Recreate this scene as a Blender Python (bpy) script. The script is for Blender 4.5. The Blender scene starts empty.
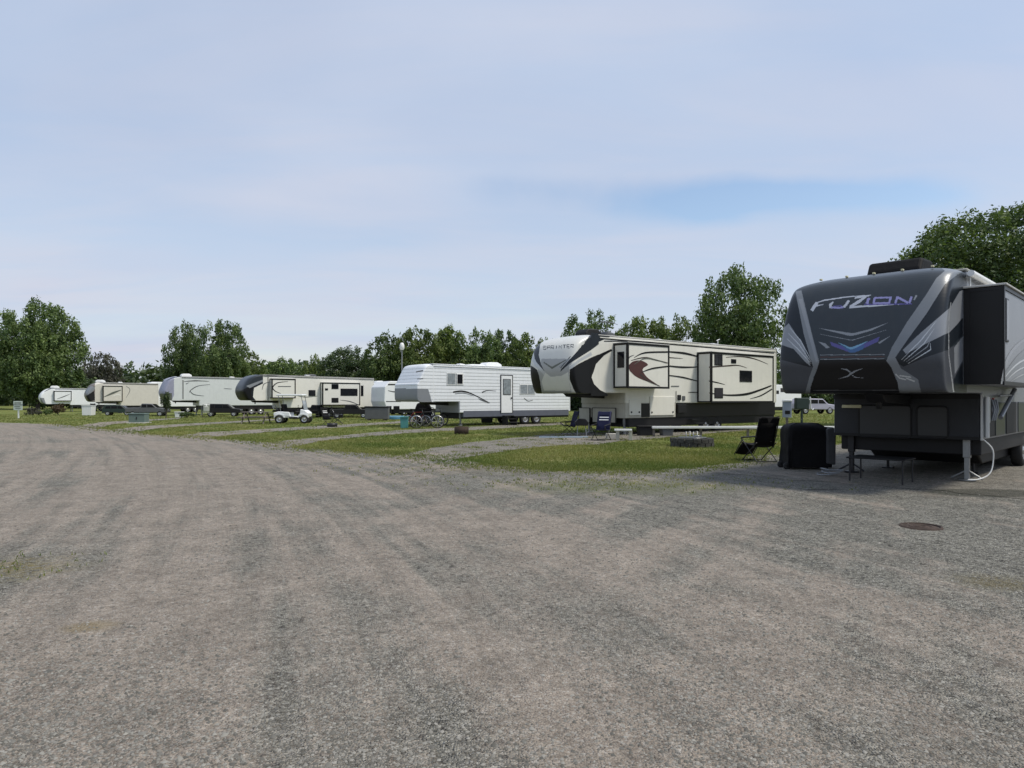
import bpy, bmesh, math, random
import numpy as np
from mathutils import Vector, Matrix, noise
random.seed(7); rng = np.random.default_rng(11)
S = bpy.context.scene
COL = S.collection
R = math.radians
F = 680.0; HY = 399.5; CH = 1.55

# ------------------------------------------------------------------ camera, world, light
cam_d = bpy.data.cameras.new('camera'); cam = bpy.data.objects.new('camera', cam_d); COL.objects.link(cam)
cam.location = (0, 0, CH); cam.rotation_euler = (R(90), 0, 0)
cam_d.sensor_width = 36; cam_d.lens = 36 * F / 1024; cam_d.shift_y = (HY - 384) / 1024
cam_d.clip_start = 0.1; cam_d.clip_end = 6000
S.camera = cam
SUN_EL, SUN_AZ = 60, 108          # azimuth clockwise from +Y: behind the camera, to the right
w = bpy.data.worlds.new('World'); S.world = w; w.use_nodes = True
nt = w.node_tree; nt.nodes.clear()
def N(nt, t, **k):
    n = nt.nodes.new(t)
    for a, v in k.items():
        if a.startswith('i_'): n.inputs[a[2:].replace('_', ' ')].default_value = v
        else: setattr(n, a, v)
    return n
def world():
    L = nt.links.new
    sky = N(nt, 'ShaderNodeTexSky', sky_type='NISHITA', sun_disc=False)
    sky.sun_elevation = R(SUN_EL); sky.sun_rotation = R(SUN_AZ); sky.air_density = 1.2; sky.dust_density = 1.0; sky.ozone_density = 1.5
    tc = N(nt, 'ShaderNodeTexCoord')
    sep = N(nt, 'ShaderNodeSeparateXYZ'); L(tc.outputs['Generated'], sep.inputs[0])
    # project the view direction onto a cloud ceiling so the veil has perspective
    zc = N(nt, 'ShaderNodeMath', operation='MAXIMUM'); zc.inputs[1].default_value = 0.0; L(sep.outputs[2], zc.inputs[0])
    za = N(nt, 'ShaderNodeMath', operation='ADD'); za.inputs[1].default_value = 0.12; L(zc.outputs[0], za.inputs[0])
    dv = N(nt, 'ShaderNodeVectorMath', operation='DIVIDE'); L(tc.outputs['Generated'], dv.inputs[0])
    cb = N(nt, 'ShaderNodeCombineXYZ'); cb.inputs[2].default_value = 1
    L(za.outputs[0], cb.inputs[0]); L(za.outputs[0], cb.inputs[1]); L(cb.outputs[0], dv.inputs[1])
    mp = N(nt, 'ShaderNodeMapping'); L(dv.outputs[0], mp.inputs[0]); mp.inputs['Scale'].default_value = (0.55, 1.0, 0.0)
    mp.inputs['Rotation'].default_value = (0, 0, R(12)); mp.inputs['Location'].default_value = (0.3, 0.5, 0)
    n1 = N(nt, 'ShaderNodeTexNoise', i_Scale=0.75, i_Detail=7.0, i_Roughness=0.5, i_Distortion=0.35); L(mp.outputs[0], n1.inputs['Vector'])
    # a long clear gap in the veil, low on the right
    gx = N(nt, 'ShaderNodeVectorMath', operation='SUBTRACT'); gx.inputs[1].default_value = (0.375, 1.0, 0.298); ym = N(nt, 'ShaderNodeMath', operation='MAXIMUM'); ym.inputs[1].default_value = 0.02; L(sep.outputs[1], ym.inputs[0]); yr = N(nt, 'ShaderNodeMath', operation='DIVIDE'); yr.inputs[0].default_value = 1.0; L(ym.outputs[0], yr.inputs[1]); gd = N(nt, 'ShaderNodeVectorMath', operation='SCALE'); L(tc.outputs['Generated'], gd.inputs[0]); L(yr.outputs[0], gd.inputs['Scale']); L(gd.outputs[0], gx.inputs[0])
    wn = N(nt, 'ShaderNodeTexNoise', i_Scale=4.0, i_Detail=6.0); L(tc.outputs['Generated'], wn.inputs['Vector'])
    wa = N(nt, 'ShaderNodeVectorMath', operation='SUBTRACT'); wa.inputs[1].default_value = (.5, .5, .5); L(wn.outputs['Color'], wa.inputs[0])
    ws = N(nt, 'ShaderNodeVectorMath', operation='MULTIPLY'); ws.inputs[1].default_value = (.50, 0, .075); L(wa.outputs[0], ws.inputs[0])
    ga = N(nt, 'ShaderNodeVectorMath', operation='ADD'); L(gx.outputs[0], ga.inputs[0]); L(ws.outputs[0], ga.inputs[1])
    gs = N(nt, 'ShaderNodeVectorMath', operation='MULTIPLY'); gs.inputs[1].default_value = (2.9, 0.0, 30.0); L(ga.outputs[0], gs.inputs[0])
    gl = N(nt, 'ShaderNodeVectorMath', operation='LENGTH'); L(gs.outputs[0], gl.inputs[0])
    gap = N(nt, 'ShaderNodeMapRange', interpolation_type='SMOOTHSTEP'); gap.inputs[1].default_value = 0.25; gap.inputs[2].default_value = 1.35
    gap.inputs[3].default_value = 0.85; gap.inputs[4].default_value = 0.0; L(gl.outputs['Value'], gap.inputs[0])
    fr = N(nt, 'ShaderNodeMath', operation='GREATER_THAN'); fr.inputs[1].default_value = 0.0; L(sep.outputs[1], fr.inputs[0])
    gm = N(nt, 'ShaderNodeMath', operation='MULTIPLY'); L(gap.outputs[0], gm.inputs[0]); L(fr.outputs[0], gm.inputs[1])
    fac = N(nt, 'ShaderNodeMapRange'); fac.inputs[1].default_value = 0.36; fac.inputs[2].default_value = 0.66
    fac.inputs[3].default_value = 0.50; fac.inputs[4].default_value = 1.0; L(n1.outputs['Fac'], fac.inputs[0])
    f2 = N(nt, 'ShaderNodeMath', operation='SUBTRACT', use_clamp=True); L(fac.outputs[0], f2.inputs[0]); L(gm.outputs[0], f2.inputs[1])
    cc = N(nt, 'ShaderNodeValToRGB'); e = cc.color_ramp.elements
    e[0].position = 0.0; e[0].color = (5.35, 5.75, 6.75, 1); e[1].position = 0.55; e[1].color = (5.0, 5.75, 7.1, 1)
    L(zc.outputs[0], cc.inputs[0])
    n2 = N(nt, 'ShaderNodeTexNoise', i_Scale=1.7, i_Detail=8.0, i_Roughness=0.55, i_Distortion=0.6)
    mp2 = N(nt, 'ShaderNodeMapping'); L(dv.outputs[0], mp2.inputs[0]); mp2.inputs['Scale'].default_value = (0.40, 1.15, 0.0); mp2.inputs['Rotation'].default_value = (0, 0, R(-8)); L(mp2.outputs[0], n2.inputs['Vector'])
    h2 = N(nt, 'ShaderNodeMapRange', interpolation_type='SMOOTHSTEP'); h2.inputs[1].default_value = 0.34; h2.inputs[2].default_value = 0.66; h2.inputs[3].default_value = 0; h2.inputs[4].default_value = 1; L(n2.outputs['Fac'], h2.inputs[0])
    tn = N(nt, 'ShaderNodeMix', data_type='RGBA'); tn.inputs[6].default_value = (0.955, 0.985, 1.02, 1); tn.inputs[7].default_value = (1.06, 1.015, 1.0, 1); L(h2.outputs[0], tn.inputs[0])
    cm = N(nt, 'ShaderNodeVectorMath', operation='MULTIPLY'); L(cc.outputs[0], cm.inputs[0]); L(tn.outputs[2], cm.inputs[1])
    mx = N(nt, 'ShaderNodeMix', data_type='RGBA'); L(f2.outputs[0], mx.inputs[0]); sb = N(nt, 'ShaderNodeVectorMath', operation='MULTIPLY'); sb.inputs[1].default_value = (1.45, 1.40, 1.40); L(sky.outputs[0], sb.inputs[0]); L(sb.outputs[0], mx.inputs[6]); L(cm.outputs[0], mx.inputs[7])
    bg = N(nt, 'ShaderNodeBackground'); bg.inputs[1].default_value = 0.1; L(mx.outputs[2], bg.inputs[0])
    out = N(nt, 'ShaderNodeOutputWorld'); L(bg.outputs[0], out.inputs[0])
world()
sd = bpy.data.lights.new('sun', 'SUN'); sun = bpy.data.objects.new('sun', sd); COL.objects.link(sun)
sd.energy = 3.1; sd.angle = R(10); sd.color = (1, 0.935, 0.82)
sun.rotation_euler = (R(90 - SUN_EL), 0, R(180 - SUN_AZ))
S.view_settings.view_transform = 'Standard'; S.view_settings.look = 'None'; S.view_settings.gamma = 1
S.view_settings.exposure = 0.2; S.view_settings.use_curve_mapping = False
S.cycles.max_bounces = 6; S.cycles.transparent_max_bounces = 6

# ------------------------------------------------------------------ materials
MT = {}
def mat(name, col, rough=0.5, metal=0.0, var=0.08, vscale=3.0, bump=0.0, bscale=40, coat=0.0, emit=None, dirt=0.0, siding=None, spec=None):
    if name in MT: return MT[name]
    m = bpy.data.materials.new(name); m.use_nodes = True; t = m.node_tree; t.nodes.clear(); L = t.links.new
    out = N(t, 'ShaderNodeOutputMaterial'); p = N(t, 'ShaderNodeBsdfPrincipled'); L(p.outputs[0], out.inputs[0])
    p.inputs['Roughness'].default_value = rough; p.inputs['Metallic'].default_value = metal; p.inputs['Coat Weight'].default_value = coat
    if spec is not None: p.inputs['Specular IOR Level'].default_value = spec
    tc = N(t, 'ShaderNodeTexCoord')
    nz = N(t, 'ShaderNodeTexNoise', i_Scale=vscale, i_Detail=6.0, i_Roughness=0.62); L(tc.outputs['Object'], nz.inputs['Vector'])
    mr = N(t, 'ShaderNodeMapRange'); mr.inputs[1].default_value = 0.3; mr.inputs[2].default_value = 0.7
    mr.inputs[3].default_value = 1 - var; mr.inputs[4].default_value = 1 + var; L(nz.outputs['Fac'], mr.inputs[0])
    vm = N(t, 'ShaderNodeVectorMath', operation='SCALE'); vm.inputs[0].default_value = col[:3]; L(mr.outputs[0], vm.inputs['Scale'])
    last = vm.outputs[0]
    if dirt:
        mp = N(t, 'ShaderNodeMapping'); mp.inputs['Scale'].default_value = (9, 9, 0.8); L(tc.outputs['Object'], mp.inputs[0])
        nd = N(t, 'ShaderNodeTexNoise', i_Scale=1.0, i_Detail=5.0, i_Roughness=0.7); L(mp.outputs[0], nd.inputs['Vector'])
        dr = N(t, 'ShaderNodeMapRange'); dr.inputs[1].default_value = 0.48; dr.inputs[2].default_value = 0.8; dr.inputs[3].default_value = 0; dr.inputs[4].default_value = dirt
        L(nd.outputs['Fac'], dr.inputs[0])
        mx = N(t, 'ShaderNodeMix', data_type='RGBA'); L(dr.outputs[0], mx.inputs[0]); L(last, mx.inputs[6]); mx.inputs[7].default_value = (.16, .14, .11, 1); last = mx.outputs[2]
    L(last, p.inputs['Base Color'])
    hgt = None
    if bump:
        nb = N(t, 'ShaderNodeTexNoise', i_Scale=bscale, i_Detail=4.0); L(tc.outputs['Object'], nb.inputs['Vector'])
        b = N(t, 'ShaderNodeBump', i_Strength=bump, i_Distance=0.02); L(nb.outputs['Fac'], b.inputs['Height']); L(b.outputs[0], p.inputs['Normal']); hgt = b
    if siding:
        sp = N(t, 'ShaderNodeSeparateXYZ'); L(tc.outputs['Object'], sp.inputs[0])
        mu = N(t, 'ShaderNodeMath', operation='MULTIPLY'); mu.inputs[1].default_value = siding; L(sp.outputs[2], mu.inputs[0])
        fm = N(t, 'ShaderNodeMath', operation='FRACT'); L(mu.outputs[0], fm.inputs[0])
        cr = N(t, 'ShaderNodeValToRGB'); c = cr.color_ramp; c.elements[0].position = 0; c.elements[0].color = (0, 0, 0, 1)
        c.elements[1].position = 0.2; c.elements[1].color = (1, 1, 1, 1); L(fm.outputs[0], cr.inputs[0])
        b = N(t, 'ShaderNodeBump', i_Strength=.8, i_Distance=0.018); L(cr.outputs[0], b.inputs['Height']); L(b.outputs[0], p.inputs['Normal'])
    if emit:
        p.inputs['Emission Color'].default_value = (*emit[:3], 1); p.inputs['Emission Strength'].default_value = emit[3]
    MT[name] = m; return m
cream = mat('cream_fibreglass', (.66, .65, .585), .28, var=.03, dirt=.10, coat=.3)
cream2 = mat('cream_fibreglass_warm', (.72, .71, .65), .3, var=.03, dirt=.10, coat=.2)
tan_p = mat('tan_fibreglass', (.60, .575, .51), .35, var=.05, dirt=.15)
white_p = mat('white_fibreglass', (.76, .78, .79), .35, var=.03, dirt=.10)
white_s = mat('white_corrugated_siding', (.76, .79, .82), .35, var=.03, dirt=.14, siding=5.2)
grey_p = mat('pale_grey_fibreglass', (.60, .63, .62), .35, var=.04, dirt=.14)
silver_p = mat('silver_paint', (.47, .49, .50), .28, metal=.35, var=.03, coat=.3)
charcoal = mat('charcoal_paint', (.024, .031, .038), .33, var=.10, vscale=1.2, coat=.06, spec=.35, dirt=.05)
black_p = mat('black_paint', (.005, .005, .006), .38, var=.1, spec=.3)
navy_p = mat('blue_black_paint', (.008, .012, .017), .34, var=.08, spec=.35)
midgrey_p = mat('mid_grey_paint', (.055, .060, .070), .38, var=.05, spec=.35)
lgrey_p = mat('light_grey_paint', (.22, .235, .255), .34, var=.05, coat=.1)
sgrey_p = mat('silver_grey_paint_and_shade', (.22, .235, .255), .36, metal=.1, var=.05, dirt=.08)
bandgrey = mat('nose_band_paint', (.17, .185, .20), .34, metal=.1, var=.05)
lowgrey = mat('lower_charcoal_panel', (.028, .030, .034), .5, var=.12, spec=.25)
chrome_p = mat('chrome_lettering', (.46, .48, .52), .3, metal=.3, var=.02)
violet_p = mat('violet_lettering', (.085, .075, .24), .3, metal=.2, var=.05)
lilac_p = mat('lilac_lettering', (.26, .25, .46), .3, metal=.3, var=.05)
blue_p = mat('blue_chevron', (.04, .11, .26), .3, var=.05)
cyan_p = mat('cyan_chevron', (.16, .34, .50), .3, var=.05)
maroon_p = mat('maroon_paint', (.060, .016, .013), .35, var=.1)
brown_p = mat('dark_brown_paint', (.035, .022, .018), .35, var=.1)
olive_p = mat('olive_grey_paint', (.10, .11, .09), .4, var=.1)
red_f = mat('faded_red_paint', (.45, .12, .09), .4, var=.1)
dkplastic = mat('dark_plastic', (.011, .011, .012), .55, var=.15, spec=.3)
greyplastic = mat('grey_plastic', (.09, .095, .10), .5, var=.15)
beige_pl = mat('beige_plastic', (.42, .41, .35), .5, var=.08, dirt=.2)
whplastic = mat('white_plastic', (.72, .73, .72), .4, var=.05, dirt=.15)
glass = mat('dark_window_glass', (.008, .009, .012), .08, var=.1, spec=.25)
pearl = mat('pearl_nose_paint', (.62, .62, .575), .3, metal=.1, var=.03, coat=.2)
softgrey = mat('soft_grey_paint', (.36, .365, .36), .32, metal=.1, var=.04)
paleglass = mat('curtained_window_glass', (.23, .26, .28), .15, var=.3, vscale=6, coat=.5)
rubber = mat('tyre_rubber', (.018, .018, .018), .85, var=.2, bump=.3)
rimm = mat('wheel_metal', (.50, .50, .50), .3, metal=.8, var=.1)
steel = mat('galvanised_steel', (.27, .28, .285), .4, metal=.7, var=.15, vscale=8)
dksteel = mat('dark_steel', (.03, .03, .032), .5, metal=.5, var=.2)
rust = mat('rusty_iron', (.045, .030, .023), .85, metal=.2, var=.45, vscale=9, bump=.6, bscale=30)
fab_black = mat('black_fabric', (.009, .009, .010), .9, var=.25, vscale=5, bump=.5, bscale=14, spec=.15)
fab_cover = mat('black_vinyl_cover', (.003, .003, .004), .7, spec=.2, var=.25, vscale=4, bump=.7, bscale=5)
fab_grey = mat('grey_mesh_fabric', (.05, .052, .055), .8, var=.2, vscale=5)
fab_blue = mat('navy_fabric', (.010, .012, .05), .85, var=.2, vscale=5)
concrete = mat('pale_concrete', (.42, .41, .37), .9, var=.2, vscale=6, bump=.4)
stone = mat('fire_pit_stone', (.05, .049, .045), .95, var=.45, vscale=7, bump=.9, bscale=16)
ash = mat('ash', (.30, .29, .27), 1, var=.3, vscale=12, bump=.5)
wood = mat('weathered_wood', (.16, .14, .12), .85, var=.3, vscale=6, bump=.4)
wood_l = mat('pale_timber', (.48, .46, .38), .8, var=.15, vscale=6)
green_pl = mat('grey_green_steel', (.115, .16, .145), .6, var=.08, dirt=.15)
dkgreen = mat('dark_green_plastic', (.012, .028, .022), .5, var=.1)
teal = mat('teal_plastic', (.06, .22, .22), .45, var=.1)
bluepl = mat('blue_plastic', (.07, .20, .30), .45, var=.1)
blgrey = mat('blue_grey_steel', (.27, .31, .38), .5, var=.08)
red_pl = mat('red_paint', (.35, .05, .04), .4, var=.1)
lamp_y = mat('warm_lamp_lens', (.62, .58, .36), .4, var=.05)
aluminium = mat('aluminium_awning', (.55, .56, .57), .35, metal=.5, var=.05)
bark = mat('tree_bark', (.07, .058, .046), .95, var=.35, vscale=4, bump=.8, bscale=12)
roofgrey = mat('roof_membrane', (.45, .45, .43), .8, var=.1, dirt=.2)

# ------------------------------------------------------------------ mesh helpers
class MB:
    """collects shapes; build() links them as one mesh object"""
    def __init__(s): s.v = []; s.f = []; s.mi = []; s.mats = []; s.sm = []
    def m(s, mt):
        if mt not in s.mats: s.mats.append(mt)
        return s.mats.index(mt)
    def add(s, vs, fs, mt=None, smooth=False):
        o = len(s.v); s.v += [tuple(v) for v in vs]; k = s.m(mt) if mt else 0
        for f in fs: s.f.append([i + o for i in f]); s.mi.append(k); s.sm.append(smooth)
        return s
    def box(s, x0, x1, y0, y1, z0, z1, mt=None, b=0.0):
        if b <= 0:
            vs = [(x, y, z) for x in (x0, x1) for y in (y0, y1) for z in (z0, z1)]
            return s.add(vs, [(0, 1, 3, 2), (4, 6, 7, 5), (0, 4, 5, 1), (2, 3, 7, 6), (0, 2, 6, 4), (1, 5, 7, 3)], mt)
        return s.prism([(x0, z0), (x1, z0), (x1, z1), (x0, z1)], y0, y1, mt, b)
    def prism(s, poly, y0, y1, mt=None, b=0.0, seg=2):
        """poly in (x,z), counter-clockwise seen from -y, extruded y0..y1, edges bevelled by b"""
        bm = bmesh.new(); n = len(poly)
        A = [bm.verts.new((x, y0, z)) for x, z in poly]; B = [bm.verts.new((x, y1, z)) for x, z in poly]
        bm.faces.new(A); bm.faces.new(B[::-1])
        for i in range(n): bm.faces.new((A[i], B[i], B[(i + 1) % n], A[(i + 1) % n]))
        bmesh.ops.recalc_face_normals(bm, faces=bm.faces)
        if b > 0: bmesh.ops.bevel(bm, geom=list(bm.edges), offset=b, segments=seg, affect='EDGES', profile=.5, clamp_overlap=True)
        bm.verts.index_update()
        s.add([v.co[:] for v in bm.verts], [[v.index for v in f.verts] for f in bm.faces], mt, False); bm.free(); return s
    def tube(s, pts, r, mt=None, seg=8, cap=True):
        pts = [Vector(p) for p in pts]; rs = r if isinstance(r, (list, tuple)) else [r] * len(pts)
        vs = []; fs = []; up0 = None
        for i, p in enumerate(pts):
            d = (pts[min(i + 1, len(pts) - 1)] - pts[max(i - 1, 0)])
            if d.length < 1e-9: d = Vector((0, 0, 1))
            d.normalize(); a = Vector((0, 0, 1)) if abs(d.z) < .9 else Vector((1, 0, 0))
            if up0 is not None: a = up0
            u = (a - d * a.dot(d)).normalized(); up0 = u; q = d.cross(u)
            for k in range(seg):
                t = 2 * math.pi * k / seg; vs.append(p + (u * math.cos(t) + q * math.sin(t)) * rs[i])
        for i in range(len(pts) - 1):
            for k in range(seg):
                k2 = (k + 1) % seg; fs.append((i * seg + k, i * seg + k2, (i + 1) * seg + k2, (i + 1) * seg + k))
        s.add(vs, fs, mt, True)
        if cap:
            s.add(vs[:seg], [list(range(seg))[::-1]], mt); s.add(vs[-seg:], [list(range(seg))], mt)
        return s
    def lathe(s, prof, c=(0, 0, 0), axis='z', mt=None, seg=20, smooth=True):
        vs = []; fs = []; n = len(prof)
        for k in range(seg):
            t = 2 * math.pi * k / seg
            for r_, h in prof:
                a, b_ = r_ * math.cos(t), r_ * math.sin(t)
                v = (a, b_, h) if axis == 'z' else ((a, h, b_) if axis == 'y' else (h, a, b_))
                vs.append((v[0] + c[0], v[1] + c[1], v[2] + c[2]))
        for k in range(seg):
            k2 = (k + 1) % seg
            for i in range(n - 1): fs.append((k * n + i, k2 * n + i, k2 * n + i + 1, k * n + i + 1))
        return s.add(vs, fs, mt, smooth)
    def build(s, name, m=None, parent=None, loc=None, rotz=None):
        me = bpy.data.meshes.new(name); me.from_pydata(s.v, [], s.f)
        for q in ([m] if m and not s.mats else s.mats or [m]): me.materials.append(q)
        if s.mats: me.polygons.foreach_set('material_index', s.mi)
        me.polygons.foreach_set('use_smooth', s.sm); me.update()
        o = bpy.data.objects.new(name, me); COL.objects.link(o)
        if parent: o.parent = parent
        if loc is not None: o.location = loc
        if rotz is not None: o.rotation_euler = (0, 0, rotz)
        return o
def tag(o, label=None, cat=None, group=None, kind=None):
    if label: o['label'] = label
    if cat: o['category'] = cat
    if group: o['group'] = group
    if kind: o['kind'] = kind
    return o
def thing(name, loc, rotz, label, cat, group=None):
    o = bpy.data.objects.new(name, None); COL.objects.link(o); o.location = loc; o.rotation_euler = (0, 0, rotz)
    o.empty_display_size = .2
    return tag(o, label, cat, group)
def copy_tree(o, parent=None):
    c = o.copy(); COL.objects.link(c); c.parent = parent
    for ch in list(o.children): copy_tree(ch, c)
    return c
def gp(px, py, z=0.0):
    """ground position of a picture point"""
    d = (CH - z) * F / (py - HY); return Vector(((px - 512) / F * d, d, z))
def fan(n, c): return [(i, (i + 1) % n, c) for i in range(n)]
def dense(poly_pts, it=1):
    return poly_pts
def wheel(parent, x, y, r=.37, wd=.23, side=-1, name='wheel', rimmat=None):
    w_ = MB().lathe([(r * .6, -wd / 2), (r * .9, -wd / 2), (r, -wd * .32), (r, wd * .32), (r * .9, wd / 2), (r * .6, wd / 2), (r * .6, -wd / 2)], (x, y, r), 'y', rubber, 24)
    t = w_.build(name, None, parent)
    q = MB(); yy = y + side * wd * .42
    q.lathe([(0.001, side * .02), (r * .22, side * .02), (r * .28, -side * .03), (r * .52, -side * .03), (r * .6, side * .01), (r * .62, 0)], (x, yy, r), 'y', rimmat or rimm, 24)
    for k in range(6):
        a = k * math.pi / 3; q.lathe([(0.001, side * .035), (r * .05, side * .03), (r * .05, 0)], (x + math.cos(a) * r * .17, yy, r + math.sin(a) * r * .17), 'y', steel, 8)
    q.build('rim', None, t)
    return t
# ------------------------------------------------------------------ fifth wheels and trailers
def inpoly(P, poly):
    x, y = P[:, 0], P[:, 1]; c = np.zeros(len(P), bool); n = len(poly); j = n - 1
    for i in range(n):
        xi, yi = poly[i]; xj, yj = poly[j]
        if yi != yj:
            k = ((yi > y) != (yj > y)) & (x < (xj - xi) * (y - yi) / (yj - yi) + xi); c ^= k
        j = i
    return c
def stroke(pts, wd):
    """polyline -> list of quads; wd one width or one per point"""
    ws = wd if isinstance(wd, (list, tuple)) else [wd] * len(pts); out = []
    nrm = []
    for i in range(len(pts)):
        a = pts[max(i - 1, 0)]; b = pts[min(i + 1, len(pts) - 1)]
        dx, dy = b[0] - a[0], b[1] - a[1]; l = math.hypot(dx, dy) or 1; nrm.append((-dy / l, dx / l))
    for i in range(len(pts) - 1):
        (x0, y0), (x1, y1) = pts[i], pts[i + 1]; a, b = ws[i] / 2, ws[i + 1] / 2; n0, n1 = nrm[i], nrm[i + 1]
        out.append([(x0 + n0[0] * a, y0 + n0[1] * a), (x1 + n1[0] * b, y1 + n1[1] * b), (x1 - n1[0] * b, y1 - n1[1] * b), (x0 - n0[0] * a, y0 - n0[1] * a)])
    return out
def curve(pts, n=6):
    """Catmull-Rom through 2-D points (extra components are carried along)"""
    P = [tuple(p) for p in pts]; P = [P[0]] + P + [P[-1]]; out = []
    for i in range(1, len(P) - 2):
        for k in range(n):
            t = k / n
            out.append(tuple(.5 * (2 * b + (c - a) * t + (2 * a - 5 * b + 4 * c - d) * t * t + (3 * b - a - 3 * c + d) * t ** 3) for a, b, c, d in zip(P[i - 1], P[i], P[i + 1], P[i + 2])))
    out.append(P[-2]); return out
class Site:
    """a vehicle standing on the ground: its long side faces the viewer; local x nose->rear, y=0 the side seen, z up"""
    def __init__(s, px, d, theta, fwd):
        th = R(theta); s.u = (math.sin(th), math.cos(th)); s.v = (-math.cos(th), math.sin(th)); s.fwd = fwd
        s.X = (px - 512) / F * d - fwd * s.u[0]; s.Y = d - fwd * s.u[1]; s.rot = math.pi / 2 - th
    def world(s, x, y, z=0): return (s.X + s.u[0] * x + s.v[0] * y, s.Y + s.u[1] * x + s.v[1] * y, z)
    def side(s, px, py, y=0.0):
        """where the sight line of a picture point meets the side plane y"""
        k = (px - 512) / F; X0 = s.X + s.v[0] * y; Y0 = s.Y + s.v[1] * y
        x = (k * Y0 - X0) / (s.u[0] - k * s.u[1]); d = Y0 + s.u[1] * x
        return x, CH - (py - HY) * d / F
    def front(s, px, py, x):
        k = (px - 512) / F; X0 = s.X + s.u[0] * x; Y0 = s.Y + s.u[1] * x
        y = (k * Y0 - X0) / (s.v[0] - k * s.v[1]); d = Y0 + s.v[1] * y
        return y, CH - (py - HY) * d / F
def front_cap(st, root, prof, W, r, xc, base, paints=(), nu=60, nv=60, ns=60, zb=None, power=3.8):
    """moulded nose: profile (x,z) bottom to top, rounded in plan; painted panel by panel"""
    pr = curve(prof, 8); P = np.array(pr); seg = np.r_[0, np.cumsum(np.hypot(*np.diff(P, axis=0).T))]; seg /= seg[-1]
    t = np.linspace(0, 1, nv + 1); px = np.interp(t, seg, P[:, 0]); pz = np.interp(t, seg, P[:, 1])
    a = np.linspace(0, math.pi, nu + 1); s_ = .5 - .5 * np.sign(np.cos(a)) * np.abs(np.cos(a)) ** .8
    ins = r * (1 - np.clip(1 - np.abs(2 * s_ - 1) ** power, 0, 1) ** (1 / power))
    cols = []
    for k in range(ns): f = 1 - k / ns; cols.append((None, 0.0, f))
    for i in range(nu + 1): cols.append((ins[i], s_[i] * W, 0))
    for k in range(1, ns + 1): cols.append((None, W, k / ns))
    nc = len(cols); V = np.zeros((nv + 1, nc, 3))
    for c, (i_, y, f) in enumerate(cols):
        ii = r if i_ is None else i_
        x = px + ii * (1 + .55 * t ** 2); x = x * (1 - f) + xc * f
        V[:, c, 0] = x; V[:, c, 1] = y; V[:, c, 2] = pz
    # roof edge falls softly towards both sides
    ya = np.abs(V[:, :, 1] / W * 2 - 1); V[:, :, 2] -= (t[:, None] ** 4) * .10 * ya ** 6
    idx = np.arange((nv + 1) * nc).reshape(nv + 1, nc)
    fs = np.stack([idx[:-1, :-1], idx[:-1, 1:], idx[1:, 1:], idx[1:, :-1]], -1).reshape(-1, 4)
    V = V.reshape(-1, 3)
    C = V[fs].mean(1)
    wx = st.X + st.u[0] * C[:, 0] + st.v[0] * C[:, 1]; wy = st.Y + st.u[1] * C[:, 0] + st.v[1] * C[:, 1]
    Q = np.stack([512 + F * wx / wy, HY - F * (C[:, 2] - CH) / wy], 1)
    mats = [base]; mi = np.zeros(len(fs), int); vis = C[:, 1] < W * .995
    for m, polys in paints:
        if m not in mats: mats.append(m)
        if polys and not isinstance(polys[0][0], (tuple, list)): polys = [polys]
        for pl in polys: mi[inpoly(Q, pl) & vis] = mats.index(m)
    me = bpy.data.meshes.new('front_cap'); me.from_pydata(V.tolist(), [], fs.tolist())
    for m in mats: me.materials.append(m)
    me.polygons.foreach_set('material_index', mi.astype(np.int32)); me.polygons.foreach_set('use_smooth', [True] * len(fs)); me.update()
    o = bpy.data.objects.new('front_cap', me); COL.objects.link(o); o.parent = root
    b = MB(); n0 = [tuple(V[i]) for i in range(nc)]; k = len(n0)
    b.add(n0, [list(range(k))], dkplastic); b.build('cap_underside', None, root)
    return o
def decals(st, root, items, y=-.004, name='graphics'):
    b = MB(); o_ = None
    for n, (m, polys) in enumerate(items):
        b = MB()
        if not isinstance(polys[0][0], (tuple, list)): polys = [polys]
        for pl in polys:
            q = [st.side(px, py, y) for px, py in pl]; yy = y - .0012 * n
            A = sum(q[i][0] * q[(i + 1) % len(q)][1] - q[(i + 1) % len(q)][0] * q[i][1] for i in range(len(q)))
            if A < 0: q = q[::-1]
            b.add([(x, yy, z) for x, z in q], [list(range(len(q)))], m)
        b.build('painted_stripe', None, root)
def cs(pts, w0=1.0, w1=None, w2=None):
    """smooth tapered stripe in picture points"""
    c = curve(pts, 5); n = len(c); w1 = w0 if w1 is None else w1; w2 = w1 if w2 is None else w2
    ws = [(w0 * (1 - 2 * t) + w1 * 2 * t) if t < .5 else (w1 * (2 - 2 * t) + w2 * (2 * t - 1)) for t in [i / (n - 1) for i in range(n)]]
    return stroke(c, ws)
def window(st, root, x0, x1, z0, z1, y=0.0, fm=None, gm=None, r=.04, bars=0, name='window'):
    if x1 < x0: x0, x1 = x1, x0
    if z1 < z0: z0, z1 = z1, z0
    t = min(.045, (x1 - x0) * .14)
    f = MB().box(x0, x1, y - .022, y + .01, z0, z1, None, .01).build(name, fm or dkplastic, root)
    g = MB().box(x0 + t, x1 - t, y - .027, y - .018, z0 + t, z1 - t)
    g.build('pane', gm or glass, f)
    if bars:
        q = MB()
        for k in range(1, bars + 1):
            xx = x0 + (x1 - x0) * k / (bars + 1); q.box(xx - .015, xx + .015, y - .032, y - .024, z0 + t, z1 - t)
        q.build('mullion', fm or dkplastic, f)
    return f
def pwin(st, root, px0, py0, px1, py1, y=0.0, **k):
    x0, za = st.side(px0, py0, y); x1, zb = st.side(px1, py0, y); _, z1 = st.side(px0, py1, y)
    return window(st, root, x0, x1, z1, za, y, **k)
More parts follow.
